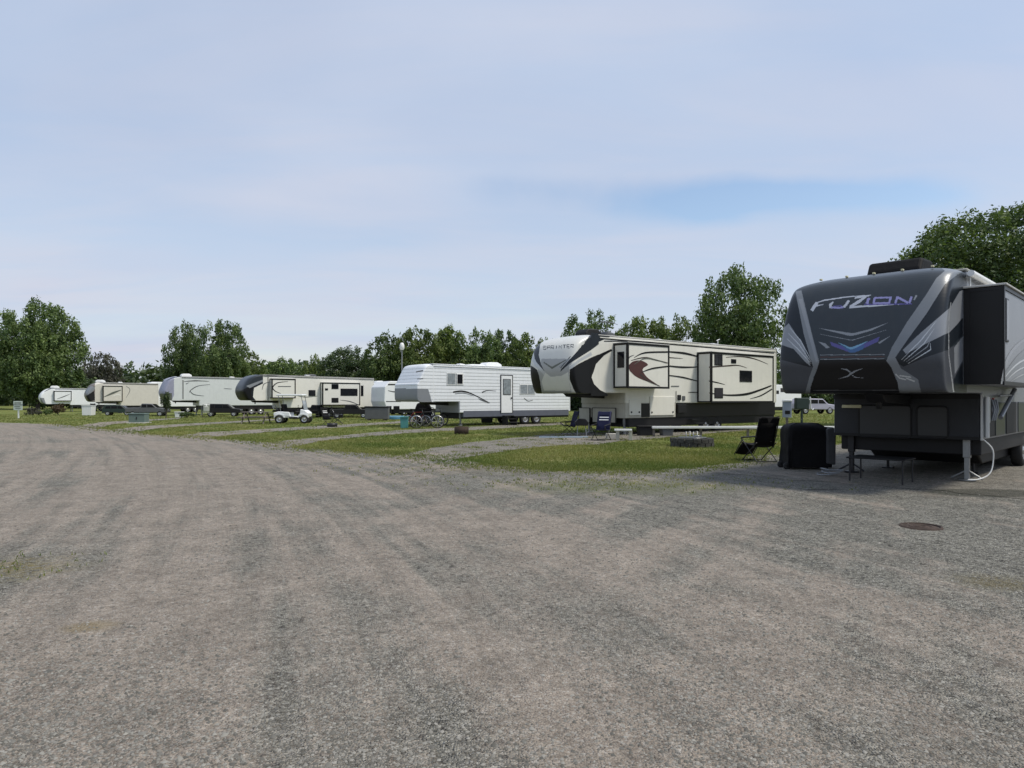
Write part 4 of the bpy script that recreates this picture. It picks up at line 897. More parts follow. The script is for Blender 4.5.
def block_seat():
    p = place(624, 440.6); t = thing('side_table', p, R(-8), 'low pale table on two block legs, right of the navy camp chair with stripes', 'table')
    MB().box(-.36, .30, 0, .35, .36, .43, None, .01).build('table_top', whplastic, t)
    for x in (-.30, .18): MB().box(x, x + .13, .05, .3, 0, .36, None, .01).build('leg', beige_pl, t)
    p = place(612, 439.2); tag(MB().box(-.2, .2, 0, .25, 0, .22, None, .02).build('concrete_block', concrete, None, p, R(5)), 'pale concrete block lying between the striped navy chair and the low pale table', 'block')
    p = place(582, 436.5); t = thing('portable_grill', p, R(0), 'small black portable grill standing between the two navy camp chairs', 'grill')
    MB().prism([(-.25, .45), (.25, .45), (.28, .6), (.15, .74), (-.15, .74), (-.28, .6)], 0, .35, None, .03).build('hood', dkplastic, t)
    for x in (-.2, .2):
        q = MB(); q.tube([(x, .05, 0), (x * .8, .2, .45)], .012); q.tube([(x, .3, 0), (x * .8, .15, .45)], .012); q.build('leg', steel, t)
    p = gp(566, 438); o = MB(); n = 14; o.add([(x, y, .0) for x, y in ((-1.1, 0), (.9, -.1), (1.0, .9), (-1.0, 1.0))], [(0, 1, 2, 3)]); tag(o.build('ground_mat', mat('blue_grey_mat', (.17, .22, .27), .9, var=.2), None, (p.x, p.y, .022), R(2)), 'flat blue-grey mat on the ground under the nose of the cream camper', 'mat')
block_seat()
def saw_table():
    p = stI.world(1.75, 1.35); t = thing('folding_table', (p[0], p[1], 0), stI.rot, 'dark folding table under the front of the dark camper', 'table')
    MB().box(-.35, .35, -.45, .55, .44, .47, None, .008).build('table_top', dkplastic, t)
    for x in (-.3, .3):
        for y in (-.4, .5): MB().tube([(x, y, .0), (x, y, .45)], .016).build('leg', dksteel, t)
    p = stI.world(2.1, 2.45); t = thing('hose_heap', (p[0], p[1], 0), stI.rot, 'tangle of pale hose beside the black grill cover under the dark camper', 'hose')
    q = MB(); pts = []
    for k in range(30): a = k * .55; r_ = .16 + .05 * math.sin(k * .37); pts.append((r_ * math.cos(a), r_ * math.sin(a) * 1.2, .03 + k * .004 + .02 * math.sin(k)))
    q.tube(pts, .012, None, 6); q.build('hose', lgrey_p, t)
saw_table()
def rusty_cover():
    p = gp(921, 527.5); t = thing('manhole_cover', (p.x, p.y, .004), 0, 'rusty round cover set in the gravel in front of the dark camper', 'cover')
    MB().lathe([(.001, .010), (.05, .010), (.055, .018), (.065, .018), (.07, .010), (.11, .010), (.115, .018), (.125, .018), (.13, .010), (.17, .012), (.19, .006), (.2, -.02)], (0, 0, 0), 'z', rust, 32).build('lid', None, t)
    q = MB().lathe([(.203, -.02), (.207, .022), (.225, .020), (.25, -.02)], (0, 0, 0), 'z', rust, 32); q.build('rim', None, t)
rusty_cover()
def pickup(px, py, rot, label, m, k=1.0, suv=False):
    p = place(px, py); t = thing('parked_truck' if not suv else 'parked_car', p, rot, label, 'truck' if not suv else 'car'); t.scale = (k,) * 3
    rear = [(-2.7, .55), (2.65, .50), (2.75, .75), (2.65, 1.05), (1.35, 1.20), (.75, 1.72), (-.55, 1.78), (-.85, 1.22), (-2.7, 1.18)] if not suv else [(-2.2, .50), (2.2, .45), (2.3, .7), (2.2, .95), (1.2, 1.08), (.6, 1.62), (-1.8, 1.66), (-2.2, 1.1)]
    MB().prism(rear, 0, 1.85, None, .07, 3).build('body', m, t)
    g = MB()
    if suv: w_ = [[(-1.75, 1.12), (-.95, 1.12), (-.95, 1.52), (-1.6, 1.52)], [(-.85, 1.12), (.0, 1.12), (.0, 1.54), (-.85, 1.54)], [(.1, 1.12), (.95, 1.12), (.55, 1.52), (.1, 1.54)]]
    else: w_ = [[(-.62, 1.24), (.05, 1.24), (.05, 1.66), (-.5, 1.66)], [(.15, 1.24), (1.1, 1.24), (.68, 1.64), (.15, 1.66)]]
    for q in w_: MB().prism(q, -.012, .02).build('window', glass, t)
    ws = [(1.42, 1.2), (1.47, 1.2), (.85, 1.72), (.8, 1.70)] if not suv else [(1.27, 1.08), (1.32, 1.08), (.7, 1.60), (.65, 1.60)]
    MB().prism(ws, .15, 1.7).build('windscreen', glass, t)
    for x in ((-1.75, 1.75) if not suv else (-1.4, 1.4)):
        for y, s_ in ((.12, -1), (1.73, 1)): wheel(t, x, y, .38, .24, s_)
    e = 2.62 if not suv else 2.18
    for y in (.2, 1.5): MB().box(e, e + .1, y, y + .25, .75, .92, None, .03).build('headlight', paleglass, t)
    MB().box(-2.78 if not suv else -2.28, -2.6 if not suv else -2.1, .1, 1.75, .45, .62, None, .03).build('bumper', steel, t)
pickup(146, 416.3, R(12), 'dark pickup truck parked between the tan and the pale grey camper', greyplastic, .66)
pickup(316, 417.6, R(35), 'black pickup truck behind the golf cart bonnet, under the cream camper', black_p, .62)
pickup(350, 418.0, R(10), 'dark pickup truck to the right of the two black folding chairs', dkplastic, .62)
pickup(818, 414.0, R(8), 'pale lilac car far off, just left of the dark camper box', mat('lilac_car_paint', (.42, .41, .52), .3), 1.0, True)
pickup(222, 416.6, R(14), 'dark car tucked under the pale grey camper, left of the picnic table', dkplastic, .7, True)
pickup(117, 415.5, R(14), 'dark green car under the tan camper, left of the utility box', dkgreen, .6, True)

# more of the clutter between the campers
camp_chair(206, 417.4, R(-60), 'white folding chair beside the dark car under the pale grey camper', whplastic, 1.0)
camp_chair(96, 415.0, R(-100), 'black folding chair between the white locker and the dark green car', fab_black, 1.0)
camp_chair(500, 424.2, R(70), 'grey folding chair below the door of the ribbed white camper', fab_grey, .95)
camp_chair(299, 419.4, R(40), 'black folding chair behind the golf cart', fab_black, 1.0)
tub(487, 423.0, .8, .42, dkplastic, 'black plastic box under the long swoosh of the ribbed white camper', 'storage_bin', 'bin')
tub(178, 417.6, .6, .45, whplastic, 'small white cooler between the dark shrub and the low dark bush', 'cooler', 'cooler')
tub(647, 436.0, .7, .38, dkplastic, 'black tool box on the ground under the cream camper', 'tool_box', 'box')
tub(668, 436.0, .5, .30, greyplastic, 'grey crate on the ground under the cream camper, left of the rail', 'crate', 'crate')
def propane(px, py, label):
    p = place(px, py); t = thing('gas_bottle', p, 0, label, 'gas bottle')
    MB().lathe([(.001, .02), (.14, .03), (.155, .08), (.155, .30), (.12, .38), (.04, .40), (.001, .40)], (0, 0, 0), 'z', None, 18).build('tank', whplastic, t); MB().lathe([(.09, .38), (.10, .48), (.085, .48), (.08, .38)], (0, 0, 0), 'z', None, 14).build('collar', whplastic, t)
def steps(st, x, y, label, n=3):
    p = st.world(x, y); t = thing('entry_steps', (p[0], p[1], 0), st.rot, label, 'steps')
    for k in range(n): MB().box(-.35, .35, -.85 + k * .26, -.58 + k * .26, .17 + k * .19, .21 + k * .19, None, .006).build('tread', dksteel, t)
    for xx in (-.36, .32): MB().prism([(xx, 0), (xx + .04, 0), (xx + .04, .17 + (n - 1) * .19), (xx, .17 + (n - 1) * .19)], -.62, -.06).build('side_rail', dksteel, t)
steps(stG, stG.side(506, 410)[0], -.02, 'dark entry steps below the door of the ribbed white camper')
steps(stD, stD.side(312, 410)[0], -.02, 'dark entry steps of the cream camper behind the golf cart')
# ------------------------------------------------------------------ ground
def frac_edge(pts, amp=.25, closed=False):
    """subdivide a ground outline and roughen it"""
    out = []; n = len(pts); rngl = random.Random(len(pts) * 13 + int(abs(pts[0][0]) * 10))
    for i in range(n if closed else n - 1):
        a = Vector(pts[i][:2]); b = Vector(pts[(i + 1) % n][:2]); l = (b - a).length; k = max(1, min(60, int(l / .22))) if l < 60 else 1
        nr = Vector((-(b - a).y, (b - a).x)).normalized() if l > 0 else Vector((0, 0))
        for j in range(k):
            p = a + (b - a) * (j / k); s = amp if (0 < j or closed) and k > 1 else 0
            d = noise.noise(Vector((p.x * .8, p.y * .8, 1))) * 1.1 + noise.noise(Vector((p.x * 3, p.y * 3, 4))) * .5
            p = p + nr * s * d; out.append((p.x, p.y))
    return out
def sheet(name, poly, z, m):
    bm = bmesh.new(); vs = [bm.verts.new((x, y, z)) for x, y in poly]; f = bm.faces.new(vs); bm.normal_update()
    if f.normal.z < 0: bmesh.ops.reverse_faces(bm, faces=[f])
    bmesh.ops.triangulate(bm, faces=bm.faces); me = bpy.data.meshes.new(name); bm.to_mesh(me); bm.free(); me.materials.append(m)
    o = bpy.data.objects.new(name, me); COL.objects.link(o); o['kind'] = 'structure'; return o
def G(px, py): p = gp(px, py); return (p.x, p.y)

def track_s(nt, tc):
    """across-the-wheel-tracks coordinate of the curving lane"""
    L = nt.links.new; sp = N(nt, 'ShaderNodeSeparateXYZ'); L(tc, sp.inputs[0])
    def M(op, a, b):
        n = N(nt, 'ShaderNodeMath', operation=op)
        for i, v in enumerate((a, b)):
            if isinstance(v, (int, float)): n.inputs[i].default_value = v
            else: L(v, n.inputs[i])
        return n.outputs[0]
    x, y = sp.outputs[0], sp.outputs[1]
    s = M('ADD', M('ADD', x, M('MULTIPLY', y, .28)), M('MULTIPLY', M('MULTIPLY', y, y), .0085))
    s2 = M('ADD', x, M('MULTIPLY', y, -.55))
    return x, y, s, s2, M
def gravel_mat(name='gravel', fresh=0.0):
    m = bpy.data.materials.new(name); m.use_nodes = True; t = m.node_tree; t.nodes.clear(); L = t.links.new
    out = N(t, 'ShaderNodeOutputMaterial'); p = N(t, 'ShaderNodeBsdfPrincipled', i_Roughness=.95); p.inputs['Specular IOR Level'].default_value = .2; L(p.outputs[0], out.inputs[0])
    tc = N(t, 'ShaderNodeTexCoord').outputs['Object']; x, y, s, s2, M = track_s(t, tc)
    def nse(vec, sc, det=5, rough=.6, w=None):
        n = N(t, 'ShaderNodeTexNoise', i_Scale=sc, i_Detail=float(det), i_Roughness=rough); L(vec, n.inputs['Vector']); return n.outputs['Fac']
    def rmp(v, a, b, c=0., d=1.):
        n = N(t, 'ShaderNodeMapRange', interpolation_type='SMOOTHSTEP'); L(v, n.inputs[0])
        for i, q in enumerate((a, b, c, d)): n.inputs[i + 1].default_value = q
        return n.outputs[0]
    def mix(f, a, b):
        n = N(t, 'ShaderNodeMix', data_type='RGBA')
        if isinstance(f, (int, float)): n.inputs[0].default_value = f
        else: L(f, n.inputs[0])
        for i, q in ((6, a), (7, b)):
            if isinstance(q, tuple): n.inputs[i].default_value = (*q, 1)
            else: L(q, n.inputs[i])
        return n.outputs[2]
    cb = N(t, 'ShaderNodeCombineXYZ'); L(M('MULTIPLY', s, 1.0), cb.inputs[0]); L(M('MULTIPLY', y, .10), cb.inputs[1])
    tr = nse(cb.outputs[0], 1.15, 5, .62)            # wheel-worn bands that follow the lane
    cb2 = N(t, 'ShaderNodeCombineXYZ'); L(M('MULTIPLY', s, 3.2), cb2.inputs[0]); L(M('MULTIPLY', y, .22), cb2.inputs[1]); tr2 = nse(cb2.outputs[0], 1.0, 4, .6)
    big = nse(tc, .22, 5, .62)
    f = M('ADD', M('ADD', M('MULTIPLY', tr, .55), M('MULTIPLY', big, .60)), M('MULTIPLY', M('SUBTRACT', tr2, .5), .30))
    # the worn part of the lane lies to the left of the site edge
    lane = rmp(s, -1.0, 13.0, .12, -.10); f = M('ADD', f, lane)
    cb3 = N(t, 'ShaderNodeCombineXYZ'); L(s2, cb3.inputs[0]); L(M('MULTIPLY', y, .14), cb3.inputs[1]); tr3 = nse(cb3.outputs[0], 1.3, 5, .6); f = M('ADD', f, M('MULTIPLY', M('SUBTRACT', tr3, .5), rmp(s, 0., 6., .15, .75)))
    dust = rmp(f, .52, .72)                          # 1 = worn brown dust, 0 = loose grey stone
    if fresh: dust = M('MINIMUM', M('ADD', dust, fresh), .9)
    vo = N(t, 'ShaderNodeTexVoronoi', i_Scale=80.0); L(tc, vo.inputs['Vector']); vo2 = N(t, 'ShaderNodeTexVoronoi', i_Scale=34.0); L(tc, vo2.inputs['Vector'])
    sepc = N(t, 'ShaderNodeSeparateColor'); L(vo.outputs['Color'], sepc.inputs[0]); sepd = N(t, 'ShaderNodeSeparateColor'); L(vo2.outputs['Color'], sepd.inputs[0])
    st1 = mix(rmp(sepc.outputs[0], 0, 1), (.122, .117, .098), (.340, .330, .284)); st2 = mix(rmp(sepc.outputs[1], .90, 1), st1, (.42, .41, .37)); st3 = mix(rmp(sepd.outputs[2], .80, 1, 0, .55), st2, (.215, .215, .205))
    fine = nse(tc, 90, 3, .7); du = mix(rmp(fine, .3, .7), (.148, .122, .098), (.305, .260, .216)); du = mix(M('MULTIPLY', rmp(sepc.outputs[2], .70, 1), .75), du, (.34, .325, .30)); du = mix(M('MULTIPLY', rmp(sepd.outputs[1], .9, 1), .6), du, (.09, .08, .07))
    st3 = mix(rmp(sepd.outputs[0], .82, .95, 0, .8), st3, (.055, .053, .048))
    c = mix(M('MULTIPLY', dust, .82), st3, du)
    mid = nse(tc, 2.2, 6, .72); cs_ = N(t, 'ShaderNodeVectorMath', operation='SCALE'); L(c, cs_.inputs[0]); L(rmp(mid, .25, .75, .80, 1.18), cs_.inputs['Scale']); c = cs_.outputs[0]
    mid2 = nse(tc, 11, 5, .75); cs_ = N(t, 'ShaderNodeVectorMath', operation='SCALE'); L(c, cs_.inputs[0]); L(rmp(mid2, .25, .75, .78, 1.22), cs_.inputs['Scale']); c = cs_.outputs[0]
    cs_ = N(t, 'ShaderNodeVectorMath', operation='SCALE'); L(c, cs_.inputs[0]); L(rmp(tr2, .32, .68, .91, 1.07), cs_.inputs['Scale']); c = cs_.outputs[0]
    bl = rmp(nse(tc, .55, 5, .7), .60, .72); c = mix(M('MULTIPLY', bl, .25), c, (.175, .175, .175))     # bluish patches of fresh stone
    # thin weeds: patches at known places
    def spot(cx, cy, rx, ry, r0=.4, r1=1.0, nz_=.7):
        v = N(t, 'ShaderNodeCombineXYZ'); L(M('MULTIPLY', M('SUBTRACT', x, cx), 1 / rx), v.inputs[0]); L(M('MULTIPLY', M('SUBTRACT', y, cy), 1 / ry), v.inputs[1])
        ln = N(t, 'ShaderNodeVectorMath', operation='LENGTH'); L(v.outputs[0], ln.inputs[0]); a = M('ADD', ln.outputs['Value'], M('MULTIPLY', M('SUBTRACT', mid, .5), nz_ * 2)); return rmp(a, r0, r1, 1., 0.)
    if True:
        q = gp(625, 487); c = mix(M('MULTIPLY', spot(q.x, q.y, 2.6, 1.3, .2, 1.1), M('MULTIPLY', rmp(mid2, .35, .6), .7)), c, (.15, .17, .065))
        q = gp(520, 468); c = mix(M('MULTIPLY', spot(q.x, q.y, 3.0, 1.8, .2, 1.1), M('MULTIPLY', rmp(mid2, .35, .6), .6)), c, (.20, .17, .11))
        q = gp(5, 570); c = mix(M('MULTIPLY', spot(q.x, q.y, .75, .6, .2, 1.1), M('MULTIPLY', rmp(mid2, .35, .6), .75)), c, (.21, .17, .06))
        q = gp(90, 628); c = mix(M('MULTIPLY', spot(q.x, q.y, .2, .18, .2, 1.1), .45), c, (.21, .16, .07))
        q = gp(1000, 583); c = mix(M('MULTIPLY', spot(q.x, q.y, .5, .35, .2, 1.1), .5), c, (.17, .14, .06))
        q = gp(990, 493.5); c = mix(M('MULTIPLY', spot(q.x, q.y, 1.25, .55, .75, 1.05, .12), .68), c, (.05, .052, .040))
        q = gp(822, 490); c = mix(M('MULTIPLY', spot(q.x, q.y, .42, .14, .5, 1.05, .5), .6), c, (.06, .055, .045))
    L(c, p.inputs['Base Color'])
    hb = M('ADD', M('MULTIPLY', vo.outputs['Distance'], M('SUBTRACT', 1.15, M('MULTIPLY', dust, .75))), M('MULTIPLY', M('ADD', mid2, fine), .35))
    b = N(t, 'ShaderNodeBump', i_Strength=1.0, i_Distance=.022); b.invert = False; L(M('MULTIPLY', hb, -1), b.inputs['Height'])
    b2 = N(t, 'ShaderNodeBump', i_Strength=.85, i_Distance=.10); L(M('ADD', M('MULTIPLY', tr2, .5), M('MULTIPLY', mid, .8)), b2.inputs['Height']); L(b2.outputs[0], b.inputs['Normal']); L(b.outputs[0], p.inputs['Normal'])
    return m
def grass_mat():
    m = bpy.data.materials.new('grass_ground'); m.use_nodes = True; t = m.node_tree; t.nodes.clear(); L = t.links.new
    out = N(t, 'ShaderNodeOutputMaterial'); p = N(t, 'ShaderNodeBsdfPrincipled', i_Roughness=1.0); p.inputs['Specular IOR Level'].default_value = .1; L(p.outputs[0], out.inputs[0])
    tc = N(t, 'ShaderNodeTexCoord').outputs['Object']
    n1 = N(t, 'ShaderNodeTexNoise', i_Scale=.45, i_Detail=6.0, i_Roughness=.65); L(tc, n1.inputs['Vector']); n2 = N(t, 'ShaderNodeTexNoise', i_Scale=9.0, i_Detail=5.0, i_Roughness=.75); L(tc, n2.inputs['Vector'])
    r = N(t, 'ShaderNodeValToRGB'); e = r.color_ramp.elements; e[0].position = .30; e[0].color = (.080, .118, .028, 1); e[1].position = .70; e[1].color = (.225, .205, .085, 1)
    x = e.new(.50); x.color = (.125, .150, .040, 1); L(n1.outputs['Fac'], r.inputs[0])
    mr = N(t, 'ShaderNodeMapRange'); mr.inputs[1].default_value = .3; mr.inputs[2].default_value = .7; mr.inputs[3].default_value = .6; mr.inputs[4].default_value = 1.35; L(n2.outputs['Fac'], mr.inputs[0])
    v = N(t, 'ShaderNodeVectorMath', operation='SCALE'); L(r.outputs[0], v.inputs[0]); L(mr.outputs[0], v.inputs['Scale']); n3 = N(t, 'ShaderNodeTexNoise', i_Scale=.9, i_Detail=7.0, i_Roughness=.75); L(tc, n3.inputs['Vector']); w3 = N(t, 'ShaderNodeMapRange'); w3.inputs[1].default_value = .56; w3.inputs[2].default_value = .66; w3.inputs[3].default_value = 0; w3.inputs[4].default_value = .75; L(n3.outputs['Fac'], w3.inputs[0])
    wm = N(t, 'ShaderNodeMix', data_type='RGBA'); L(w3.outputs[0], wm.inputs[0]); L(v.outputs[0], wm.inputs[6]); wm.inputs[7].default_value = (.22, .175, .115, 1); L(wm.outputs[2], p.inputs['Base Color'])
    b = N(t, 'ShaderNodeBump', i_Strength=1.0, i_Distance=.05); L(n2.outputs['Fac'], b.inputs['Height']); L(b.outputs[0], p.inputs['Normal']); return m
gravel = gravel_mat(); padmat = gravel_mat('pad_gravel', .35)
grassm = grass_mat()
sheet('lawn', [(-3000, -200), (3000, -200), (3000, 3500), (-3000, 3500)], 0.0, grassm)
edge = [G(*q) for q in [(-260, 421.3), (-80, 422), (0, 422.6), (60, 424.4), (110, 430), (150, 434.2), (200, 437.6), (255, 441.4), (300, 448), (350, 452.2), (400, 456), (440, 458.5), (480, 465), (540, 470), (600, 472), (650, 471), (700, 467.5), (738, 461.5), (760, 455), (800, 450), (840, 444), (1060, 441)]]
road_poly = frac_edge(edge, .42)
road_poly += [(60, edge[-1][1]), (80, -60), (-120, -60), (-160, edge[0][1])]
sheet('gravel_road', road_poly, .006, gravel)
pads = {
 'cream': [(392, 457.5), (432, 448.5), (468, 443), (500, 439.5), (535, 436), (560, 433.4), (640, 432.0), (760, 425), (770, 428.5), (700, 434.5), (640, 440), (622, 441), (596, 445), (560, 445.5), (520, 449.5), (485, 454.5), (450, 461)],
 'white': [(262, 445), (285, 440.5), (330, 436.8), (372, 432.6), (405, 430), (450, 428.0), (560, 422.5), (565, 424.5), (480, 430), (440, 431.3), (400, 434), (345, 438.5), (320, 441.5), (290, 447.5)],
 'dlane': [(165, 438), (200, 433), (250, 430), (320, 426), (390, 422.0), (420, 419.5), (425, 421), (400, 423.3), (330, 428.3), (270, 432), (215, 437), (195, 441)],
 'clane': [(95, 432), (140, 426.5), (190, 423.6), (240, 421), (275, 419), (276, 420.3), (235, 423), (190, 425.8), (155, 429), (115, 436)],
 'blane': [(70, 427), (100, 422.5), (150, 419.5), (180, 418), (181, 419), (150, 421), (112, 424.5), (90, 430)],
}
for k, pl in pads.items():
    sheet('gravel_pad', frac_edge([G(*q) for q in pl], .16, True), .012, padmat)
pd = [stI.world(1.0, -1.6)[:2], stI.world(16, -1.6)[:2], stI.world(16, 4.6)[:2], stI.world(1.0, 4.4)[:2]]
sheet('gravel_pad', frac_edge(pd, .3, True), .012, padmat)

POLYS = [np.array(road_poly)] + [np.array([G(*q) for q in pl]) for pl in pads.values()] + [np.array(pd)]
def on_gravel(P):
    c = np.zeros(len(P), bool)
    for pl in POLYS: c |= inpoly(P, [tuple(q) for q in pl])
    return c
# ------------------------------------------------------------------ leaves, grass, stones
def leaf_mat(name, c0, c1, trans=.25, gloss=.25):
    m = bpy.data.materials.new(name); m.use_nodes = True; t = m.node_tree; t.nodes.clear(); L = t.links.new
    out = N(t, 'ShaderNodeOutputMaterial'); p = N(t, 'ShaderNodeBsdfPrincipled', i_Roughness=.6); p.inputs['Specular IOR Level'].default_value = gloss
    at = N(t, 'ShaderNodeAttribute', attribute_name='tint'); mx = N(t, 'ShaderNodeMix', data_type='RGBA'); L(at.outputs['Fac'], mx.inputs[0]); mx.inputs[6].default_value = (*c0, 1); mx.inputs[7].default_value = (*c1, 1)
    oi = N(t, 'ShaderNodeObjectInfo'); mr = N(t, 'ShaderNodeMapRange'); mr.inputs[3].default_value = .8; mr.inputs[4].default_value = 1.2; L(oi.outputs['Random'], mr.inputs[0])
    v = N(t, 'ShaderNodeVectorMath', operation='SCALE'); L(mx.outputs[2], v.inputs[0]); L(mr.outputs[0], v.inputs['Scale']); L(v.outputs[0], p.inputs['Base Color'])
    tr = N(t, 'ShaderNodeBsdfTranslucent'); v2 = N(t, 'ShaderNodeVectorMath', operation='MULTIPLY'); v2.inputs[1].default_value = (1.2, 1.35, .5); L(v.outputs[0], v2.inputs[0]); L(v2.outputs[0], tr.inputs[0])
    ms = N(t, 'ShaderNodeMixShader'); ms.inputs[0].default_value = trans; L(p.outputs[0], ms.inputs[1]); L(tr.outputs[0], ms.inputs[2]); L(ms.outputs[0], out.inputs[0]); return m
leafA = leaf_mat('maple_leaves', (.052, .088, .032), (.170, .225, .080)); leafB = leaf_mat('light_leaves', (.072, .112, .030), (.195, .240, .075)); leafD = leaf_mat('dark_leaves', (.040, .066, .034), (.120, .160, .070))
leafP = leaf_mat('purple_leaves', (.060, .062, .052), (.120, .118, .092)); blade = leaf_mat('grass_blades', (.095, .130, .038), (.245, .230, .095), .3, .1)
def mesh_np(name, V, Fc, m, tint=None, nper=4):
    me = bpy.data.meshes.new(name); nf = len(Fc)
    me.vertices.add(len(V)); me.vertices.foreach_set('co', V.astype(np.float32).ravel()); me.loops.add(nf * nper); me.loops.foreach_set('vertex_index', Fc.astype(np.int32).ravel())
    me.polygons.add(nf); me.polygons.foreach_set('loop_start', np.arange(0, nf * nper, nper, dtype=np.int32)); me.update(calc_edges=True)
    if tint is not None:
        a = me.attributes.new('tint', 'FLOAT', 'FACE'); a.data.foreach_set('value', tint.astype(np.float32))
    me.materials.append(m); me.validate(); return me
def unit(v): return v / np.maximum(np.linalg.norm(v, axis=-1, keepdims=True), 1e-9)
def leaf_cloud(C, Rd, n, size, seed, tintc=None, droop=.0, fill=.35):
    """leaf faces scattered through a set of lobes (centres C, radii Rd)"""
    g = np.random.default_rng(seed); w_ = Rd[:, 0] * Rd[:, 2]; w_ = w_ / w_.sum(); k = g.choice(len(C), n, p=w_)
    d = unit(g.normal(size=(n, 3))); r = 1 - fill * g.random(n) ** 1.2 + g.normal(size=n) * .07
    P = C[k] + d * Rd[k] * r[:, None]
    nm = unit(d * .7 + g.normal(size=(n, 3)) * .75 + np.array([0, 0, .35])); a = unit(np.cross(nm, g.normal(size=(n, 3)))); b = np.cross(nm, a)
    s = size * (.6 + .8 * g.random(n)); a = a * s[:, None]; b = b * (s * .55)[:, None]
    V = np.stack([P - a, P - b * .9 + a * .1, P + a, P + b * .9 + a * .1], 1).reshape(-1, 3)
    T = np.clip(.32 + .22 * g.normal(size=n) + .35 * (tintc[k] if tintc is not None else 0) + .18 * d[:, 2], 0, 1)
    return V, np.arange(4 * n).reshape(n, 4), T
def crown_proto(seed, shape='round', n=9000, lobes=60, size=.03):
    """unit crown: radius about 1 sideways, height 0..2"""
    g = np.random.default_rng(seed); C = []; Rr = []
    for i in range(lobes):
        while True:
            p = g.uniform(-1, 1, 3)
            if p @ p < 1: break
        p = p / max(np.linalg.norm(p), .2) * g.uniform(.45, .93)
        x, y, z = p; h = (z + 1) / 2
        if shape == 'round': wd = 1.0 - .20 * h
        elif shape == 'oval': wd = .95 if h < .5 else .95 - .55 * (h - .5) * 2 * .8
        elif shape == 'cone': wd = 1.08 - .62 * h
        else: wd = .8 + .35 * h
        C.append((x * wd, y * wd, z + 1.0 + g.uniform(-.05, .05))); q = g.uniform(.13, .25); Rr.append((q, q, q * g.uniform(.45, .75)))
    for i in range(7): p = g.normal(size=3) * .22; q = g.uniform(.36, .50); C.append((p[0], p[1], .9 + p[2])); Rr.append((q, q, q))
    # thin leading shoots make the outline uneven
    for i in range(int(lobes * .9)):
        a = g.uniform(0, 2 * math.pi); h = g.uniform(.12, 1.0); rr = math.sqrt(max(0, 1 - (2 * h - 1) ** 2)) * g.uniform(.92, 1.10)
        if shape == 'cone': rr *= 1.1 - .6 * h
        C.append((rr * math.cos(a), rr * math.sin(a), 2 * h + g.uniform(0, .10))); q = g.uniform(.09, .15); Rr.append((q, q, q * 1.3))
    C = np.array(C); Rr = np.array(Rr); tc = g.normal(size=len(C)) * .6
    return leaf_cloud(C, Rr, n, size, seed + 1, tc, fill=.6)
PRO = {}
def proto(kind, seed, lm, n, size, lobes=60):
    lobes = int(lobes * 2.2); key = (kind, seed, lm.name, n)
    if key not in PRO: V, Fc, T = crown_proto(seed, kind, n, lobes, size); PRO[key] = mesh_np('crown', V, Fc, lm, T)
    return PRO[key]
def trunk_mesh(seed, h=1.0, r=.05, spread=.5):
    g = random.Random(seed); q = MB(); q.tube([(0, 0, -.05), (0, 0, .04), (.01, 0, h * .3), (.02, .01, h * .6), (0, .02, h * .95)], [r * 1.5, r * 1.1, r, r * .75, r * .25], None, 8)
    for k in range(9):
        a = k * 2.4 + g.random(); z = h * g.uniform(.28, .75); l = spread * g.uniform(.5, 1); q.tube([(0, 0, z), (math.cos(a) * l * .5, math.sin(a) * l * .5, z + l * .45), (math.cos(a) * l, math.sin(a) * l, z + l * .75)], [r * .5, r * .3, r * .1], None, 6)
    return q
def tree(px, top, wpx, d, label, kind='round', seed=1, lm=None, n=9000, base=0.0, size=.030, lobes=60, group=None, z_clear=.12, dup=None):
    """px centre, picture height of the top, crown width in px, distance"""
    H = CH + (HY - top) * d / F; wr = wpx * d / F / 2; x = (px - 512) / F * d
    t = thing('broadleaf_tree', (x, d, 0), seed * 1.7, label, 'tree', group)
    t.rotation_euler = (0, 0, 0)
    n = int(n * 1.8); me = proto(kind, seed, lm or leafA, n, size * 1.05, lobes); c = bpy.data.objects.new('crown', me); COL.objects.link(c); c.parent = t; co = np.empty(len(me.vertices) * 3, np.float32); me.vertices.foreach_get('co', co); co = co.reshape(-1, 3); zm = float(np.percentile(co[:, 2], 99.85)); rm = float(np.percentile(np.abs(co[:, 0]), 99))
    zc = H * z_clear; c.location = (0, 0, zc); c.scale = (wr / rm, wr / rm, (H - zc) / zm); c.rotation_euler = (0, 0, seed * 1.3 + px * .01)
    tr = trunk_mesh(seed, H * .8, max(.12, H * .017), wr * .75); tr.build('trunk', bark, t)
    return t
TG = 'broadleaf trees standing behind the campers'
tree(38, 303, 76, 105, 'largest tree at the left end, dense, tall and round over the small white camper', 'round', 1, leafA, 26000, size=.030, lobes=95, z_clear=.02)
tree(-18, 326, 50, 112, 'big tree cut off by the left edge, behind the notice sign', 'round', 2, leafA, 9000, z_clear=.02, size=.04)
tree(101, 353.5, 38, 130, 'small purplish tree between the largest left tree and the tan camper', 'round', 3, leafP, 5000, size=.05, z_clear=.02)
tree(187, 323, 42, 110, 'left half of the twin tall trees above the pale grey camper', 'oval', 4, leafA, 10000, z_clear=.05, size=.036)
tree(221, 322, 52, 108, 'right and fuller one of the twin tall trees above the pale grey camper', 'oval', 5, leafA, 14000, z_clear=.05, size=.034)
tree(248, 352, 34, 115, 'small light green tree close against the right twin tree', 'round', 6, leafB, 5000, size=.05)
tree(283, 358, 42, 130, 'low rounded tree above the nose of the cream camper behind the golf cart', 'round', 7, leafA, 5000, size=.05)
tree(314, 355, 22, 128, 'small narrow olive tree just left of the dome shaped tree', 'oval', 8, leafB, 4000, size=.06)
